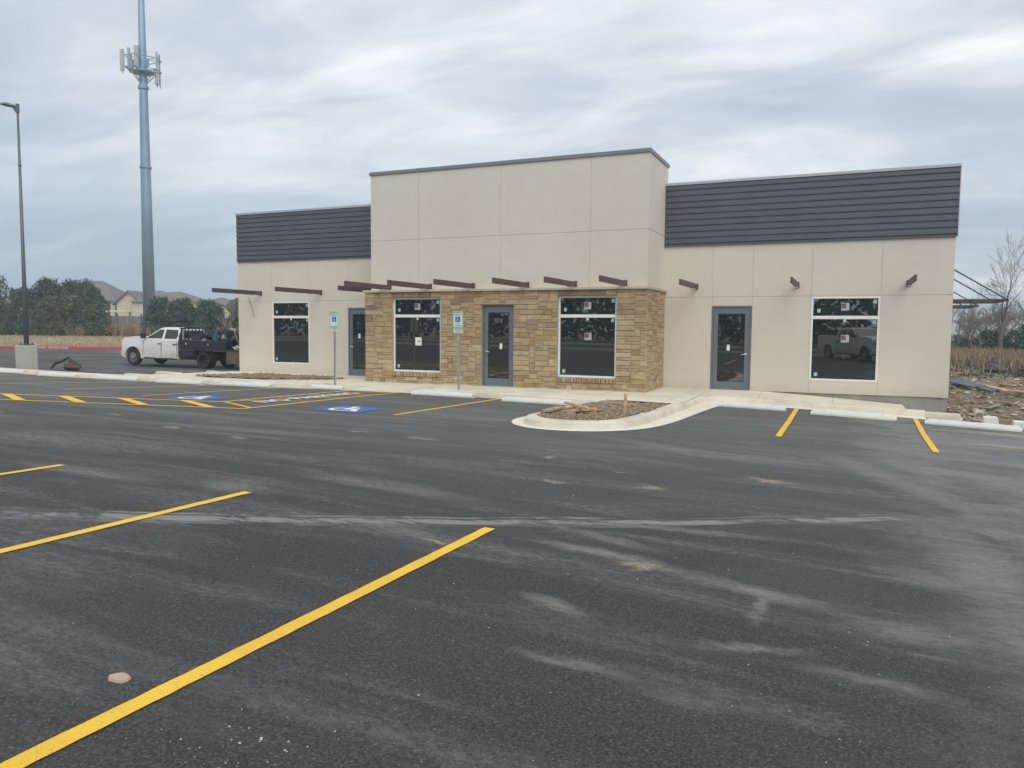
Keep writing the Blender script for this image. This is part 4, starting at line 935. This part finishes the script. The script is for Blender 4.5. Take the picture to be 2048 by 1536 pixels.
for k in range(14):
    mb.cur = g.choice([(.30, .30, .28), (.08, .08, .08), (.22, .2, .17)]); x = g.uniform(-6.4, -4.6); y = g.uniform(-.5, .7); mb.tube([(x, y, 1.2 + g.random() * .3), (x + g.uniform(-.6, .6), y + g.uniform(-.3, .3), 1.6 + g.random() * .32)], .028, 6)
onbed(mb)
def mat_tint(name, rough=.7):
    m = NT(name); m.set(rough); a = m.n('ShaderNodeAttribute'); a.attribute_name = 'tint'; m.col(a.outputs['Color']); return m.m
GEAR = mat_tint('painted_gear')
tag(mb.build('tool_clutter', GEAR), 'dark jumble of tools, hoses and machines heaped on the flatbed', 'tools', kind='stuff')
mb = MB(); mb.cyl((-4.62, .35, .95), 'z', .21, .62, 16); mb.cyl((-4.62, .35, 1.57), 'z', .225, .05, 16); onbed(mb); tag(mb.build('blue_drum', simple('drum_blue', (.05, .16, .24), .5)), 'blue plastic drum standing among the tools on the flatbed', 'drum')
mb = MB(); mb.tube([(-6.55, .2, .55), (-6.55, .75, .56), (-6.3, .98, .5)], [.05, .17, .12], 10); mb.blob((-6.2, .85, .93), .16, 3, 1, .3, (1.4, 1, .7)); onbed(mb); tag(mb.build('grey_sack', simple('sack_grey', (.36, .36, .34), .9)), 'pale grey sack lying on the low tail of the flatbed', 'sack')

# ------------------------------------------------------------------ far left: red kerb, fence, houses, trees
mb = MB(); K0, K1 = Vector((-90.0, 21.6)), Vector((-30.0, 48.0)); dk = (Vector((.9155, .4022)))
def kp(s_, n_, z): q = Vector((-53.47, 37.72)) + dk * s_ + Vector((-.4022, .9155)) * n_; return (q.x, q.y, z)
for a, b in zip(lin(-40, 26, 34), lin(-40, 26, 34)[1:]):
    za, zb_ = HG(*kp(a, -.3, 0)[:2]), HG(*kp(b, -.3, 0)[:2])
    P = [[kp(s_, n_, z + h) for n_, h in ((-.02, -.1), (0, .17), (.03, .19), (.20, .19), (.20, -.1))] for s_, z in ((a, za), (b, zb_))]
    for k in range(4): mb.face([P[0][k], P[1][k], P[1][k + 1], P[0][k + 1]])
tag(mb.build('fire_lane_kerb', RREDP), kind='structure')
for s_, body in ((-.80, 'NO PARKING'), (.62, 'TOW AWAY ZONE')):
    z = HG(*kp(s_, -.3, 0)[:2]) + .085; o = text_mesh(body, .175, SIGNW, 'kerb_lettering', None, Matrix.Translation(kp(s_ * 1.0, -.032, z)) @ Matrix.Rotation(math.atan2(.4022, .9155), 4, 'Z') @ Matrix.Rotation(R(90), 4, 'X'), sx=.95)
    tag(o, 'white %s lettering stencilled on the red kerb' % body, 'painted text')
mb = MB()
for i in range(64):
    x = -83 + i * .24; y = 55.3 + (x + 83) * .437; 
    hh = 2.06 + rnd.uniform(-.02, .02); mb.box(-.115, .115, -.012, .012, 0, hh, Matrix.Translation((x, y, HG(x, y) - .05)) @ Matrix.Rotation(math.atan(.437), 4, 'Z'))
F = empty('wooden_fence', (0, 0, 0), 0, 'weathered grey wooden board fence between the dark junipers, behind the work truck', 'fence'); mb.build('boards', WOODF, F)
mb = MB()
for i in range(7):
    x = -83 + i * 2.4; y = 55.45 + (x + 83) * .437; mb.box(x - .06, x + .06, y - .05, y + .06, HG(x, y), HG(x, y) + 2.25)
mb.build('posts', WOODF, F)
P_ = empty('patio_cover', (-78.8, 63.8, .8), R(23.7), 'white flat patio roof on posts showing above the wooden fence', 'patio cover')
mb = MB(); mb.box(-2.6, 2.6, -1.6, 1.6, 2.52, 2.68); mb.build('roof_slab', WHITE, P_)
for x in (-2.4, 0, 2.4): mb = MB(); mb.box(x - .08, x + .08, -1.5, -1.35, 0, 2.52); mb.build('post', ROOF, P_)
def house(name_label, x, y, rz, W_, Dp, zw, zr, kind='hip', wall=CREAM, wins=()):
    t = empty('house', (x, y, .8), rz, name_label, 'house', 'houses beyond the fence')
    mb = MB(); mb.box(-W_ / 2, W_ / 2, -Dp / 2, Dp / 2, -.5, zw)
    if kind == 'gable': mb.prism([(-W_ / 2, zw), (W_ / 2, zw), (0, zr - .15)], -Dp / 2, Dp / 2, 'y')
    mb.build('wall', wall, t); ov = .45; a, b = W_ / 2 + ov, Dp / 2 + ov; mb = MB(); ze = zw - .15
    if kind == 'hip':
        rx = max(0, a - b * .9); vs = [(-a, -b, ze), (a, -b, ze), (a, b, ze), (-a, b, ze), (-rx, 0, zr), (rx, 0, zr)]; mb.idx(vs, [(0, 1, 5, 4), (1, 2, 5), (2, 3, 4, 5), (3, 0, 4), (0, 3, 2, 1)])
    else:
        for s_ in (1, -1): mb.idx([(s_ * a, -b, ze - .1), (0, -b, zr), (0, b, zr), (s_ * a, b, ze - .1), (s_ * a, -b, ze - .28), (0, -b, zr - .2), (0, b, zr - .2), (s_ * a, b, ze - .28)], [(0, 1, 2, 3), (4, 7, 6, 5), (0, 4, 5, 1), (3, 2, 6, 7), (0, 3, 7, 4)])
    mb.build('roof', ROOF, t)
    for wx, wz, ww, wh in wins:
        mb = MB(); mb.box(wx - ww / 2 - .08, wx + ww / 2 + .08, -Dp / 2 - .05, -Dp / 2 - .002, wz - .08, wz + wh + .08); f = mb.build('window', wall, t); mb = MB(); mb.box(wx - ww / 2, wx + ww / 2, -Dp / 2 - .06, -Dp / 2 - .052, wz, wz + wh); mb.build('pane', CARG, f)
    return t
fz = R(23.7)
house('big two-storey house with tall brown hip roof above the large juniper', -112.6, 86.3, fz, 13.5, 10, 4.85, 8.1, 'hip', CREAM, [(5.6, 3.1, 1.0, 1.5)])
house('cream gable-fronted house just left of the cell tower', -104.2, 92.5, fz, 11, 11, 4.7, 6.7, 'hip', CREAM)
house('narrow cream gable wall with dark roof edge left of the cell tower', -102.56, 86.82, fz, 3.9, 4.5, 4.5, 6.35, 'gable', CREAM)
house('long grey-brown hip roof right of the cell tower', -97.5, 90.0, fz, 9.6, 9, 4.7, 6.3, 'hip', CREAM)
house('lowest grey roof farthest right, above the bushes beside the building', -91.5, 93.5, fz, 7.5, 8, 4.2, 5.5, 'hip', CREAM)
house('brown roof peeping out at the far left behind the lamp post', -120.5, 80.5, fz, 7, 8, 4.2, 6.1, 'hip', CREAM)

def leafy(name, x, y, h, r, label, mat, seed, cat='tree', group=None, n=5600, size=.17, low=.03, tall=.95, cone=.5, clumps=64):
    g = random.Random(seed); z0 = HG(x, y); t = empty(name, (x, y, z0), 0, label, cat, group)
    mb = MB(); C = []
    for k in range(clumps):
        u = g.random() ** .8; zc = h * (low + (tall - low) * u); rr = r * (1 - cone * u ** 2.2) * (.55 + .45 * min(1, u * 6 + .5)) ; a = g.uniform(0, 6.283); q = rr * (g.random() ** .45) * .80
        C.append((q * math.cos(a), q * math.sin(a), zc, g.uniform(.16, .30) * min(r, h * .55), g.uniform(.62, 1.35)))
    for k in range(n):
        cx, cy, cz_, cr_, tn = g.choice(C); d = Vector((g.gauss(0, 1), g.gauss(0, 1), g.gauss(0, 1))).normalized() * cr_ * g.random() ** .35
        p = Vector((cx + d.x, cy + d.y, max(.05, cz_ + d.z * 1.15))); s_ = size * g.uniform(.6, 1.3)
        a = Vector((g.gauss(0, 1), g.gauss(0, 1), g.gauss(0, 1.4) + .5)).normalized(); b = a.cross(Vector((g.random() - .5, g.random() - .5, g.random() - .5))).normalized() * s_ * .45; a = a * s_
        tt = (.75 + .25 * tn) * g.uniform(.75, 1.25); mb.cur = (tt * g.uniform(.9, 1.15), tt, tt * g.uniform(.85, 1.1)); mb.face([p - b, p + b, p + a + b * .3, p + a - b * .3])
    mb.build('crown', mat, t)
    mb = MB(); mb.tube([(0, 0, -.2), (r * .05, 0, h * .35), (0, 0, h * .75)], [h * .035, h * .025, h * .01], 6)
    for k in range(7):
        a = g.uniform(0, 6.28); z = h * g.uniform(.15, .6); mb.tube([(0, 0, z), (r * .5 * math.cos(a), r * .5 * math.sin(a), z + h * .2)], [h * .014, h * .006], 5)
    mb.build('trunk', BARK, t); return t
JG = 'junipers along the wooden fence'
leafy('juniper_tree', -81.6, 51.7, 5.9, 2.3, 'dark juniper cut by the left frame edge', LEAF, 1, 'tree', JG)
leafy('juniper_tree', -76.9, 51.6, 4.7, 2.2, 'juniper crown right behind the lamp post', LEAF, 2, 'tree', JG)
leafy('juniper_tree', -76.4, 54.0, 5.7, 2.5, 'broad tallest juniper right of the lamp post', LEAF, 3, 'tree', JG, 7400)
leafy('juniper_tree', -75.4, 56.6, 5.65, 2.35, 'tall juniper in front of the big hip-roofed house', LEAF, 4, 'tree', JG, 7000)
leafy('juniper_tree', -72.4, 55.8, 4.85, 1.8, 'rounded darker juniper left of the white patio roof', LEAF, 5, 'tree', JG)
leafy('juniper_tree', -68.4, 53.2, 3.1, 1.6, 'low spreading juniper in front of the left end of the wooden fence', LEAF2, 6, 'tree', JG, 3800)
leafy('juniper_tree', -72.6, 51.7, 3.7, 2.2, 'mid-height juniper in front of the tallest ones', LEAF2, 16, 'tree', JG, 5200)
leafy('juniper_tree', -78.6, 50.3, 3.3, 1.7, 'low juniper at the foot of the leftmost dark one', LEAF2, 17, 'tree', JG, 3800)
leafy('juniper_tree', -64.3, 57.1, 3.75, 1.75, 'juniper right beside the foot of the cell tower, above the truck hood', LEAF, 7, 'tree', JG)
leafy('juniper_tree', -61.5, 57.2, 3.55, 1.7, 'juniper above the cab of the work truck', LEAF, 8, 'tree', JG)
leafy('juniper_tree', -58.4, 57.4, 3.35, 1.6, 'paler juniper above the flatbed rack', LEAF2, 9, 'tree', JG)
leafy('juniper_tree', -54.4, 57.6, 3.5, 1.6, 'juniper partly hidden by the left corner of the building', LEAF, 10, 'tree', JG)
leafy('juniper_tree', -51.5, 59.0, 3.6, 1.6, 'juniper glimpsed right at the building corner behind the bare tree', LEAF, 18, 'tree', JG)
leafy('juniper_tree', -59.9, 56.0, 3.5, 1.7, 'juniper filling the gap between the ones above the cab and the rack', LEAF, 40, 'tree', JG)
leafy('juniper_tree', -56.6, 56.4, 3.4, 1.6, 'juniper behind the heaped tools of the flatbed', LEAF, 41, 'tree', JG)
leafy('juniper_tree', -66.2, 58.4, 3.0, 1.3, 'small juniper touching the right end of the wooden fence', LEAF2, 42, 'tree', JG)

def bare(name, x, y, h, label, seed, mat=BARK, spread=.5, depth=6, r0=None, group=None, lean=0, multi=1):
    g = random.Random(seed); z0 = HG(x, y); t = empty(name, (x, y, z0), 0, label, 'tree', group); tr = MB(); br = MB()
    def grow(p, d, L, r_, k):
        n = 3; pts = [p]; rs = [r_]; q = p; dd = d
        for i in range(n):
            dd = (dd + Vector((g.gauss(0, .10), g.gauss(0, .10), g.gauss(0, .05) + .03))).normalized(); q = q + dd * L / n; pts.append(q); rs.append(r_ * (1 - .38 * (i + 1) / n))
        (tr if k >= depth - 1 else br).tube(pts, rs, 6 if k >= depth - 2 else 4, False)
        if k <= 0: return
        m = g.choice((2, 3, 3)) if k > 1 else 3
        for j in range(m):
            ax = Vector((g.gauss(0, 1), g.gauss(0, 1), g.gauss(0, .3))).normalized(); nd = (dd + ax * spread * g.uniform(.6, 1.25)).normalized()
            b = pts[-1] if j < 2 else pts[g.choice((1, 2))]
            grow(b, nd, L * g.uniform(.62, .86), max(.006, rs[-1] * g.uniform(.55, .8)), k - 1)
    for m in range(multi):
        a = g.uniform(0, 6.28); grow(Vector((0, 0, -.1)), Vector((lean + (.35 * math.cos(a) if multi > 1 else 0), .35 * math.sin(a) if multi > 1 else 0, 1)).normalized(), h * .27, r0 or h * .02, depth)
    tr.build('trunk', mat, t); br.build('branches', mat, t)
    return t
bare('bare_tree', -53.9, 55.6, 4.6, 'pale bare tree left of the building corner, behind the flatbed', 3, TWIG, .5, 5, .07, 'leafless trees', 0, 2)
bare('bare_tree', -52.2, 57.0, 5.2, 'taller pale bare tree right at the left building corner', 8, TWIG, .5, 5, .07, 'leafless trees', 0, 2)

# ------------------------------------------------------------------ far right: scrub, bare trees, rubble
bare('bare_tree', 9.0, 58.0, 8.8, 'tall bare tree reaching into the sky at the right frame edge', 12, BARK, .42, 6, .14, 'leafless trees', .02)
bare('bare_tree', 11.4, 60.0, 8.0, 'second bare tree half cut by the right frame edge', 5, BARK, .5, 6, .12, 'leafless trees', -.1)
bare('bare_tree', 7.6, 66.0, 4.4, 'small leaning bare tree just right of the building edge', 14, BARK, .55, 6, .09, 'leafless trees', .3, 2)
bare('bare_tree', 8.9, 67.5, 4.8, 'tangled bare tree below the hung steel canopy', 15, BARK, .6, 6, .08, 'leafless trees', 0, 3)
bare('bare_tree', 10.6, 69.0, 4.6, 'tangled bare tree farther right above the dark brush', 22, BARK, .6, 6, .08, 'leafless trees', 0, 3)
SH = 'leafless shrubs behind the dry grass'
for i, (x, y, h, lb) in enumerate([(6.9, 62.0, 3.9, 'leafless shrub hard against the right building edge'), (7.9, 59.5, 3.3, 'shorter leafless shrub in front, second from the building edge'), (8.6, 64.5, 4.4, 'taller leafless shrub, third from the building edge'),
        (9.5, 61.0, 3.8, 'leafless shrub below the tip of the steel canopy'), (10.3, 65.5, 4.3, 'leafless shrub left of the tall bare tree'), (11.0, 62.5, 3.9, 'leafless shrub behind the tall bare tree'), (12.2, 66.0, 4.3, 'leafless shrub cut by the right frame edge'), (7.4, 69.5, 4.6, 'farthest leafless shrub beside the building edge')]):
    bare('leafless_shrub', x, y, h, lb, 60 + i, BARK, .62, 5, .06, SH, 0, 4)
leafy('dark_bush', 10.6, 60.5, 1.9, 1.6, 'dark evergreen bush at the right frame edge under the bare trees', LEAF, 31, 'bush', 'dark bushes on the right', 2200, .14)
leafy('dark_bush', 9.0, 63.0, 1.6, 1.5, 'dark bush in the middle of the scrub below the tangled bare trees', LEAF, 32, 'bush', 'dark bushes on the right', 2000, .14)
leafy('dark_bush', 12.6, 62.0, 2.1, 1.6, 'dark bush running out of the right frame edge', LEAF, 33, 'bush', 'dark bushes on the right', 2000, .14)
leafy('dark_bush', 7.5, 65.0, 1.2, 1.0, 'low greyish bush beside the right building edge', LEAF2, 34, 'bush', 'dark bushes on the right', 1300, .12)
def tufts(name, label, cat, fn, n, hmin, hmax, seed, mat=DRY, tint=(.7, 1.3)):
    g = random.Random(seed); mb = MB()
    for k in range(n):
        x, y = fn(g); z = HG(x, y) - .02; tt = g.uniform(*tint); mb.cur = (tt, tt * g.uniform(.92, 1.05), tt * g.uniform(.85, 1.1))
        for j in range(g.randint(3, 6)):
            a = g.uniform(0, 6.28); L = g.uniform(hmin, hmax); w_ = .018 + .012 * g.random(); dx, dy = math.cos(a), math.sin(a); lx = L * g.uniform(.1, .45)
            mb.face([(x + dy * w_, y - dx * w_, z), (x - dy * w_, y + dx * w_, z), (x + dx * lx * .5 - dy * w_ * .7, y + dy * lx * .5 + dx * w_ * .7, z + L * .6), (x + dx * lx, y + dy * lx, z + L)])
    return tag(mb.build(name, mat), label, cat, kind='stuff')
tufts('dry_grass', 'tall brown dry grass along the edge of the scrub', 'grass', lambda g: (g.uniform(3, 16), g.gauss(55, 5.0)), 5200, .10, .75, 1, DRY, (.45, 1.15))
tufts('dry_grass', 'straw-coloured dry grass tufts at the foot of the wooden fence', 'grass', lambda g: (lambda s_: (-72 + s_ * 14 + g.gauss(0, .6), 54.2 + s_ * 6.5 + g.gauss(0, 1.2)))(g.random()), 1800, .4, 1.3, 2, DRY, (.6, 1.25))
tufts('dry_grass', 'short pale grass covering the bank beyond the red kerb', 'grass', lambda g: (lambda s_, n_: (-53.47 + .9155 * s_ - .4022 * n_, 37.72 + .4022 * s_ + .9155 * n_))(g.uniform(-32, 12), g.uniform(.6, 19)), 5200, .05, .16, 4, DRY, (.9, 1.5))
tufts('weeds', 'sparse dark weeds between the dirt and the dry grass', 'weeds', lambda g: (g.uniform(3, 13), g.uniform(38, 50)), 900, .05, .2, 3, LEAF2, (.7, 1.3))

# rubble
g = random.Random(77); mb = MB()
for k in range(2300):
    y = 22.5 + 17 * g.random() ** 1.1; x = g.uniform(2.6, 4.0 + y * .16); r_ = .012 + .085 * g.random() ** 6
    c = g.choice([(.36, .28, .19), (.26, .20, .14), (.44, .38, .30), (.18, .13, .09), (.55, .52, .46), (.30, .26, .2)]); mb.cur = c; mb.blob((x, y, HG(x, y) + r_ * .1), r_, g.random(), 0, .3, (1.3, 1, .55))
for k in range(60):
    x = g.uniform(1.8, 3.4); y = g.uniform(21.3, 22.4); mb.cur = g.choice([(.3, .29, .27), (.5, .49, .45)]); mb.blob((x, y, HG(x, y)), g.uniform(.02, .06), g.random(), 0, .3, (1, 1, .6))
tag(mb.build('rubble', mat_tint('stone_rubble', .95)), 'brown stones and broken rubble strewn over the dirt right of the building', 'rubble', kind='stuff')
def plank(name, p, q, w_, th, label, mat, cat='board', group=None, zo=.05, roll=0, tilt=0):
    a, b = Vector((p[0], p[1], HG(*p[:2]) + zo + (p[2] if len(p) > 2 else 0))), Vector((q[0], q[1], HG(*q[:2]) + zo + (q[2] if len(q) > 2 else 0)))
    L = (b - a).length; mb = MB(); mb.box(-L / 2, L / 2, -w_ / 2, w_ / 2, -th / 2, th / 2)
    o = mb.build(name, mat, bevel=min(th, w_) * .12); d = (b - a).normalized(); o.matrix_world = Matrix.Translation((a + b) / 2) @ d.to_track_quat('X', 'Z').to_matrix().to_4x4() @ Matrix.Rotation(roll, 4, 'X'); return tag(o, label, cat, group)
PALE = simple('pale_board', (.60, .56, .47), .8, 0, .15, 9); TRIM = simple('dark_trim', (.10, .11, .12), .5, .2, .2)
plank('metal_flashing', (3.75, 34.3), (4.35, 31.9), .42, .05, 'dark bent sheet-metal piece lying in the rubble nearest the building edge', TRIM, 'sheet metal', None, .12, .2)
plank('metal_flashing', (4.3, 32.4), (4.6, 30.5), .20, .06, 'narrower dark metal strip lying just right of the bent sheet', TRIM, 'sheet metal', None, .10, .4)
plank('board', (4.55, 34.3), (5.05, 31.9), .12, .04, 'slim pale board in the middle of the rubble', PALE, 'board', 'loose boards in the rubble')
plank('board', (4.8, 32.2), (5.5, 29.8), .16, .05, 'longest pale board pointing to the right frame edge', PALE, 'board', 'loose boards in the rubble', .08)
plank('board', (4.8, 30.4), (5.9, 29.9), .30, .05, 'wide yellowish board at the right frame edge', LUMB, 'board', 'loose boards in the rubble', .14)
plank('board', (4.9, 39.2), (5.9, 39.4), .16, .12, 'dark greenish timber lying at the back of the rubble', simple('old_timber', (.10, .11, .08), .9, 0, .3), 'board', None, .05)
plank('board', (4.2, 39.9), (4.9, 39.4), .12, .08, 'tan timber lying beside the far dark one', LUMB, 'board', None, .05)
plank('board', (3.6, 24.8), (4.1, 26.2), .12, .03, 'short green-tinged lath low in the rubble', simple('green_lath', (.25, .29, .2), .9), 'board', None, .05)
mb = MB(); mb.blob((6.35, 42.2, HG(6.35, 42.2) + .12), .42, 4, 2, .28, (1.2, .9, .9)); mb.tube([(6.3, 42.1, .1), (6.25, 42.0, .55)], [.22, .05], 6); tag(mb.build('tree_stump', simple('stump_wood', (.10, .085, .075), .95, 0, .3, 12)), 'dark pointed uprooted stump at the edge of the dry grass', 'stump')
mb = MB(); mb.blob((7.35, 40.3, HG(7.35, 40.3) + .12), .42, 9, 2, .35, (1.4, .9, .8)); tag(mb.build('dirt_clod', simple('dark_clod', (.075, .06, .055), .95, 0, .3, 12)), 'black clod of roots near the right frame edge', 'clod')
def chunk(name, x, y, sx_, sy_, sz_, rz, label, mat=CURB, group=None, seed=1, sink=.03):
    g = random.Random(seed); mb = MB(); pts = []
    P = [(-1, -1, 0), (1, -1, 0), (1, 1, 0), (-1, 1, 0), (-.86, -.8, 1), (.86, -.85, 1), (.8, .8, 1), (-.85, .82, 1)]
    mb.idx([(a * sx_ / 2 * g.uniform(.9, 1.08), b * sy_ / 2 * g.uniform(.9, 1.08), c * sz_ * g.uniform(.9, 1.1)) for a, b, c in P], [(0, 3, 2, 1), (4, 5, 6, 7), (0, 1, 5, 4), (1, 2, 6, 5), (2, 3, 7, 6), (3, 0, 4, 7)])
    o = mb.build(name, mat, bevel=.02); o.location = (x, y, HG(x, y) - sink); o.rotation_euler = (0, 0, rz); return tag(o, label, 'concrete block', group)
chunk('concrete_block', 2.1, 21.15, .95, .45, .17, -.15, 'rough stained concrete kerb end just past the sidewalk on the right', CURB, None, 2)
chunk('concrete_block', 3.08, 20.75, .34, .30, .19, 0, 'small squarish concrete block behind the rightmost wheel stop', STOP, None, 3)
chunk('concrete_block', 3.72, 20.3, .6, .30, .18, -.1, 'concrete block cut by the right frame edge behind the last wheel stop', STOP, None, 4)
chunk('kerb_piece', -24.4, 22.1, 1.9, .35, .13, -.28, 'broken pale kerb piece lying below the cab of the work truck', CURB, None, 5)
chunk('kerb_piece', -23.0, 23.3, 2.5, .35, .15, -.45, 'longer pale kerb piece lying next to the left building corner', CURB, None, 6)
chunk('kerb_piece', -21.9, 20.6, 1.6, .3, .10, -.3, 'flat stained slab on the dirt left of the gravel bed', RAWC, None, 8)
chunk('kerb_piece', -23.0, 19.7, 2.2, .32, .13, -.12, 'pale kerb piece lying closest to the left wheel stops', CURB, None, 9)
chunk('kerb_piece', -20.8, 19.3, 1.1, .45, .12, .5, 'tilted tan slab at the left end of the gravel bed', RAWC, None, 10)
# uprooted debris by the lamp post
mb = MB(); x, y = -30.1, 21.9; z = HG(x, y); mb.blob((x + .55, y - .1, z + .14), .28, 5, 2, .4, (1.2, .9, .8)); mb.tube([(x - .9, y, z + .05), (x - .6, y, z + .28), (x - .1, y, z + .42), (x + .2, y, z + .55), (x + .4, y, z + .2)], [.05, .07, .06, .05, .08], 7); mb.tube([(x + .3, y, z + .1), (x + .9, y, z + .25)], .05, 6)
tag(mb.build('root_clump', simple('root_dark', (.09, .065, .055), .95, 0, .35, 9)), 'dark uprooted stump with a curved root right of the lamp post block', 'stump')

# things lying in the planting island
def isl_z(x, y): return H(x, y) + .15
def lumber(p, q, w_, th, label, z0=0, z1=0, mat=LUMB):
    a, b = Vector((p[0], p[1], isl_z(*p) + z0)), Vector((q[0], q[1], isl_z(*q) + z1)); L = (b - a).length; mb = MB(); mb.box(-L / 2, L / 2, -w_ / 2, w_ / 2, -th / 2, th / 2)
    o = mb.build('wood_scrap', mat, bevel=.004); d = (b - a).normalized(); o.matrix_world = Matrix.Translation((a + b) / 2) @ d.to_track_quat('X', 'Z').to_matrix().to_4x4(); return tag(o, label, 'wood scrap', 'wood scraps in the planting island')
OLDL = simple('weathered_lumber', (.40, .27, .18), .85, 0, .25, 10)
lumber((-5.42, 14.0), (-5.35, 14.75), .14, .045, 'short wide board at the nose of the planting island', .06, .08, OLDL)
lumber((-5.32, 14.9), (-4.62, 14.3), .09, .04, 'reddish stud lying crosswise on top of the others in the island', .17, .13)
lumber((-5.05, 14.2), (-4.70, 15.0), .09, .045, 'stud lying flat to the right of the crossed one in the island', .06, .07)
lumber((-5.05, 14.0), (-4.95, 14.25), .12, .09, 'stubby offcut block under the crossed stud', .05, .05, OLDL)
lumber((-4.9, 16.6), (-4.25, 16.4), .06, .03, 'thin lath lying behind the wooden stake', .07, .07)
lumber((-5.38, 15.1), (-5.33, 16.6), .05, .04, 'pale strip lying along the far edge of the island', .05, .05, PALE)
mb = MB(); mb.box(-.03, .03, -.014, .014, -.05, .47); o = mb.build('survey_stake', LUMB); o.location = (-4.05, 14.85, isl_z(-4.05, 14.85) - .04); o.rotation_euler = (R(2), R(1.5), R(12)); tag(o, 'upright wooden stake standing in the planting island', 'stake')
# flat stone and chips on the asphalt
mb = MB(); g = random.Random(3); n = 9; rr = [(.062 * g.uniform(.85, 1.15), .045 * g.uniform(.85, 1.1)) for _ in range(n)]; x, y = -3.17, 2.53; z = H(x, y)
ol = [(x + rr[k][0] * math.cos(6.283 * k / n), y + rr[k][1] * math.sin(6.283 * k / n)) for k in range(n)]
mb.prism(ol, z - .002, z + .016, 'z', [(x + (a - x) * .86, y + (b - y) * .86) for a, b in ol]); tag(mb.build('flat_stone', simple('pink_stone', (.46, .33, .25), .85, 0, .12, 30), bevel=.003), 'flat pinkish stone lying beside the nearest yellow line', 'stone')
mb = MB()
for k in range(230):
    w_ = 1.9 + 14 * g.random() ** 1.6; x = -w_ * .40 + (g.random() - .5) * w_ * 1.25; y = w_ * .93 - x * .1
    if k < 40: x, y = -2.15 + g.gauss(0, .25), 2.25 + g.gauss(0, .12)
    s_ = g.uniform(.0015, .0042) * (1 + w_ * .05); mb.cur = g.choice([(.5, .48, .42), (.62, .6, .55), (.35, .32, .27)]); mb.blob((x, y, H(x, y) + s_ * .3), s_, g.random(), 0, .3, (1, 1, .6))
tag(mb.build('loose_chips', mat_tint('stone_chips', .9)), 'tiny pale stone chips scattered over the dark asphalt', 'stone chips', kind='stuff')

# ------------------------------------------------------------------ behind the camera (seen mirrored in the panes)
mb = MB()
for ya in (-9.2, -24.0): grid(mb, lin(-60, 40, 60), [0, .05, .35, .4], lambda x, t: (x, ya - t, H(x, -2) + (.14 if .01 < t < .39 else .0)))
tag(mb.build('kerb', CURB), kind='structure')
mb = MB(); 
for k in range(11): ribbon(mb, [(-22.5 + 2.78 * k, -4.2), (-22.5 + 2.78 * k, -9.0)], .105, .007)
tag(mb.build('bay_markings', YEL), kind='structure')
mb = MB(); grid(mb, lin(-70, 60, 40), [-45, -41], lambda x, y: (x, y, H(x, -2) + .12)); tag(mb.build('grass_verge', simple('verge_grass', (.20, .18, .10), .95, 0, .2, 1)), kind='structure')
g = random.Random(9); mb = MB()
for k in range(16000):
    x = g.uniform(-95, 60); top = 7.5 + 2.2 * math.sin(x * .23) + 1.5 * math.sin(x * .61 + 1); y = -50 + g.gauss(0, 1.8); z = HG(x, y) + top * g.random() ** .8; s_ = g.uniform(.35, .8)
    a = Vector((g.gauss(0, 1), g.gauss(0, 1), g.gauss(0, 1))).normalized(); b = a.cross(Vector((g.random() - .5, g.random() - .5, g.random() - .5))).normalized() * s_ * .6; a = a * s_; tt = g.uniform(.6, 1.3); mb.cur = (tt, tt, tt); p = Vector((x, y, z)); mb.face([p - b, p + b, p + a + b * .4, p + a - b * .4])
tag(mb.build('woods', LEAF), 'dark line of trees across the road, mirrored in the window panes', 'woods', kind='stuff')

# ------------------------------------------------------------------ thin haze in the air
mb = MB(); mb.box(-420, 420, -300, 420, -2.2, 46); hz_ = mb.build('haze', None); hz_.data.materials.clear()
hm_ = bpy.data.materials.new('haze_air'); hm_.use_nodes = True; n_ = hm_.node_tree; n_.nodes.clear()
o_ = n_.nodes.new('ShaderNodeOutputMaterial'); pv = n_.nodes.new('ShaderNodeVolumePrincipled'); pv.inputs['Color'].default_value = (.86, .93, 1, 1)
pv.inputs['Density'].default_value = .0016; pv.inputs['Anisotropy'].default_value = .2; n_.links.new(pv.outputs[0], o_.inputs['Volume'])
hz_.data.materials.append(hm_); tag(hz_, kind='stuff')
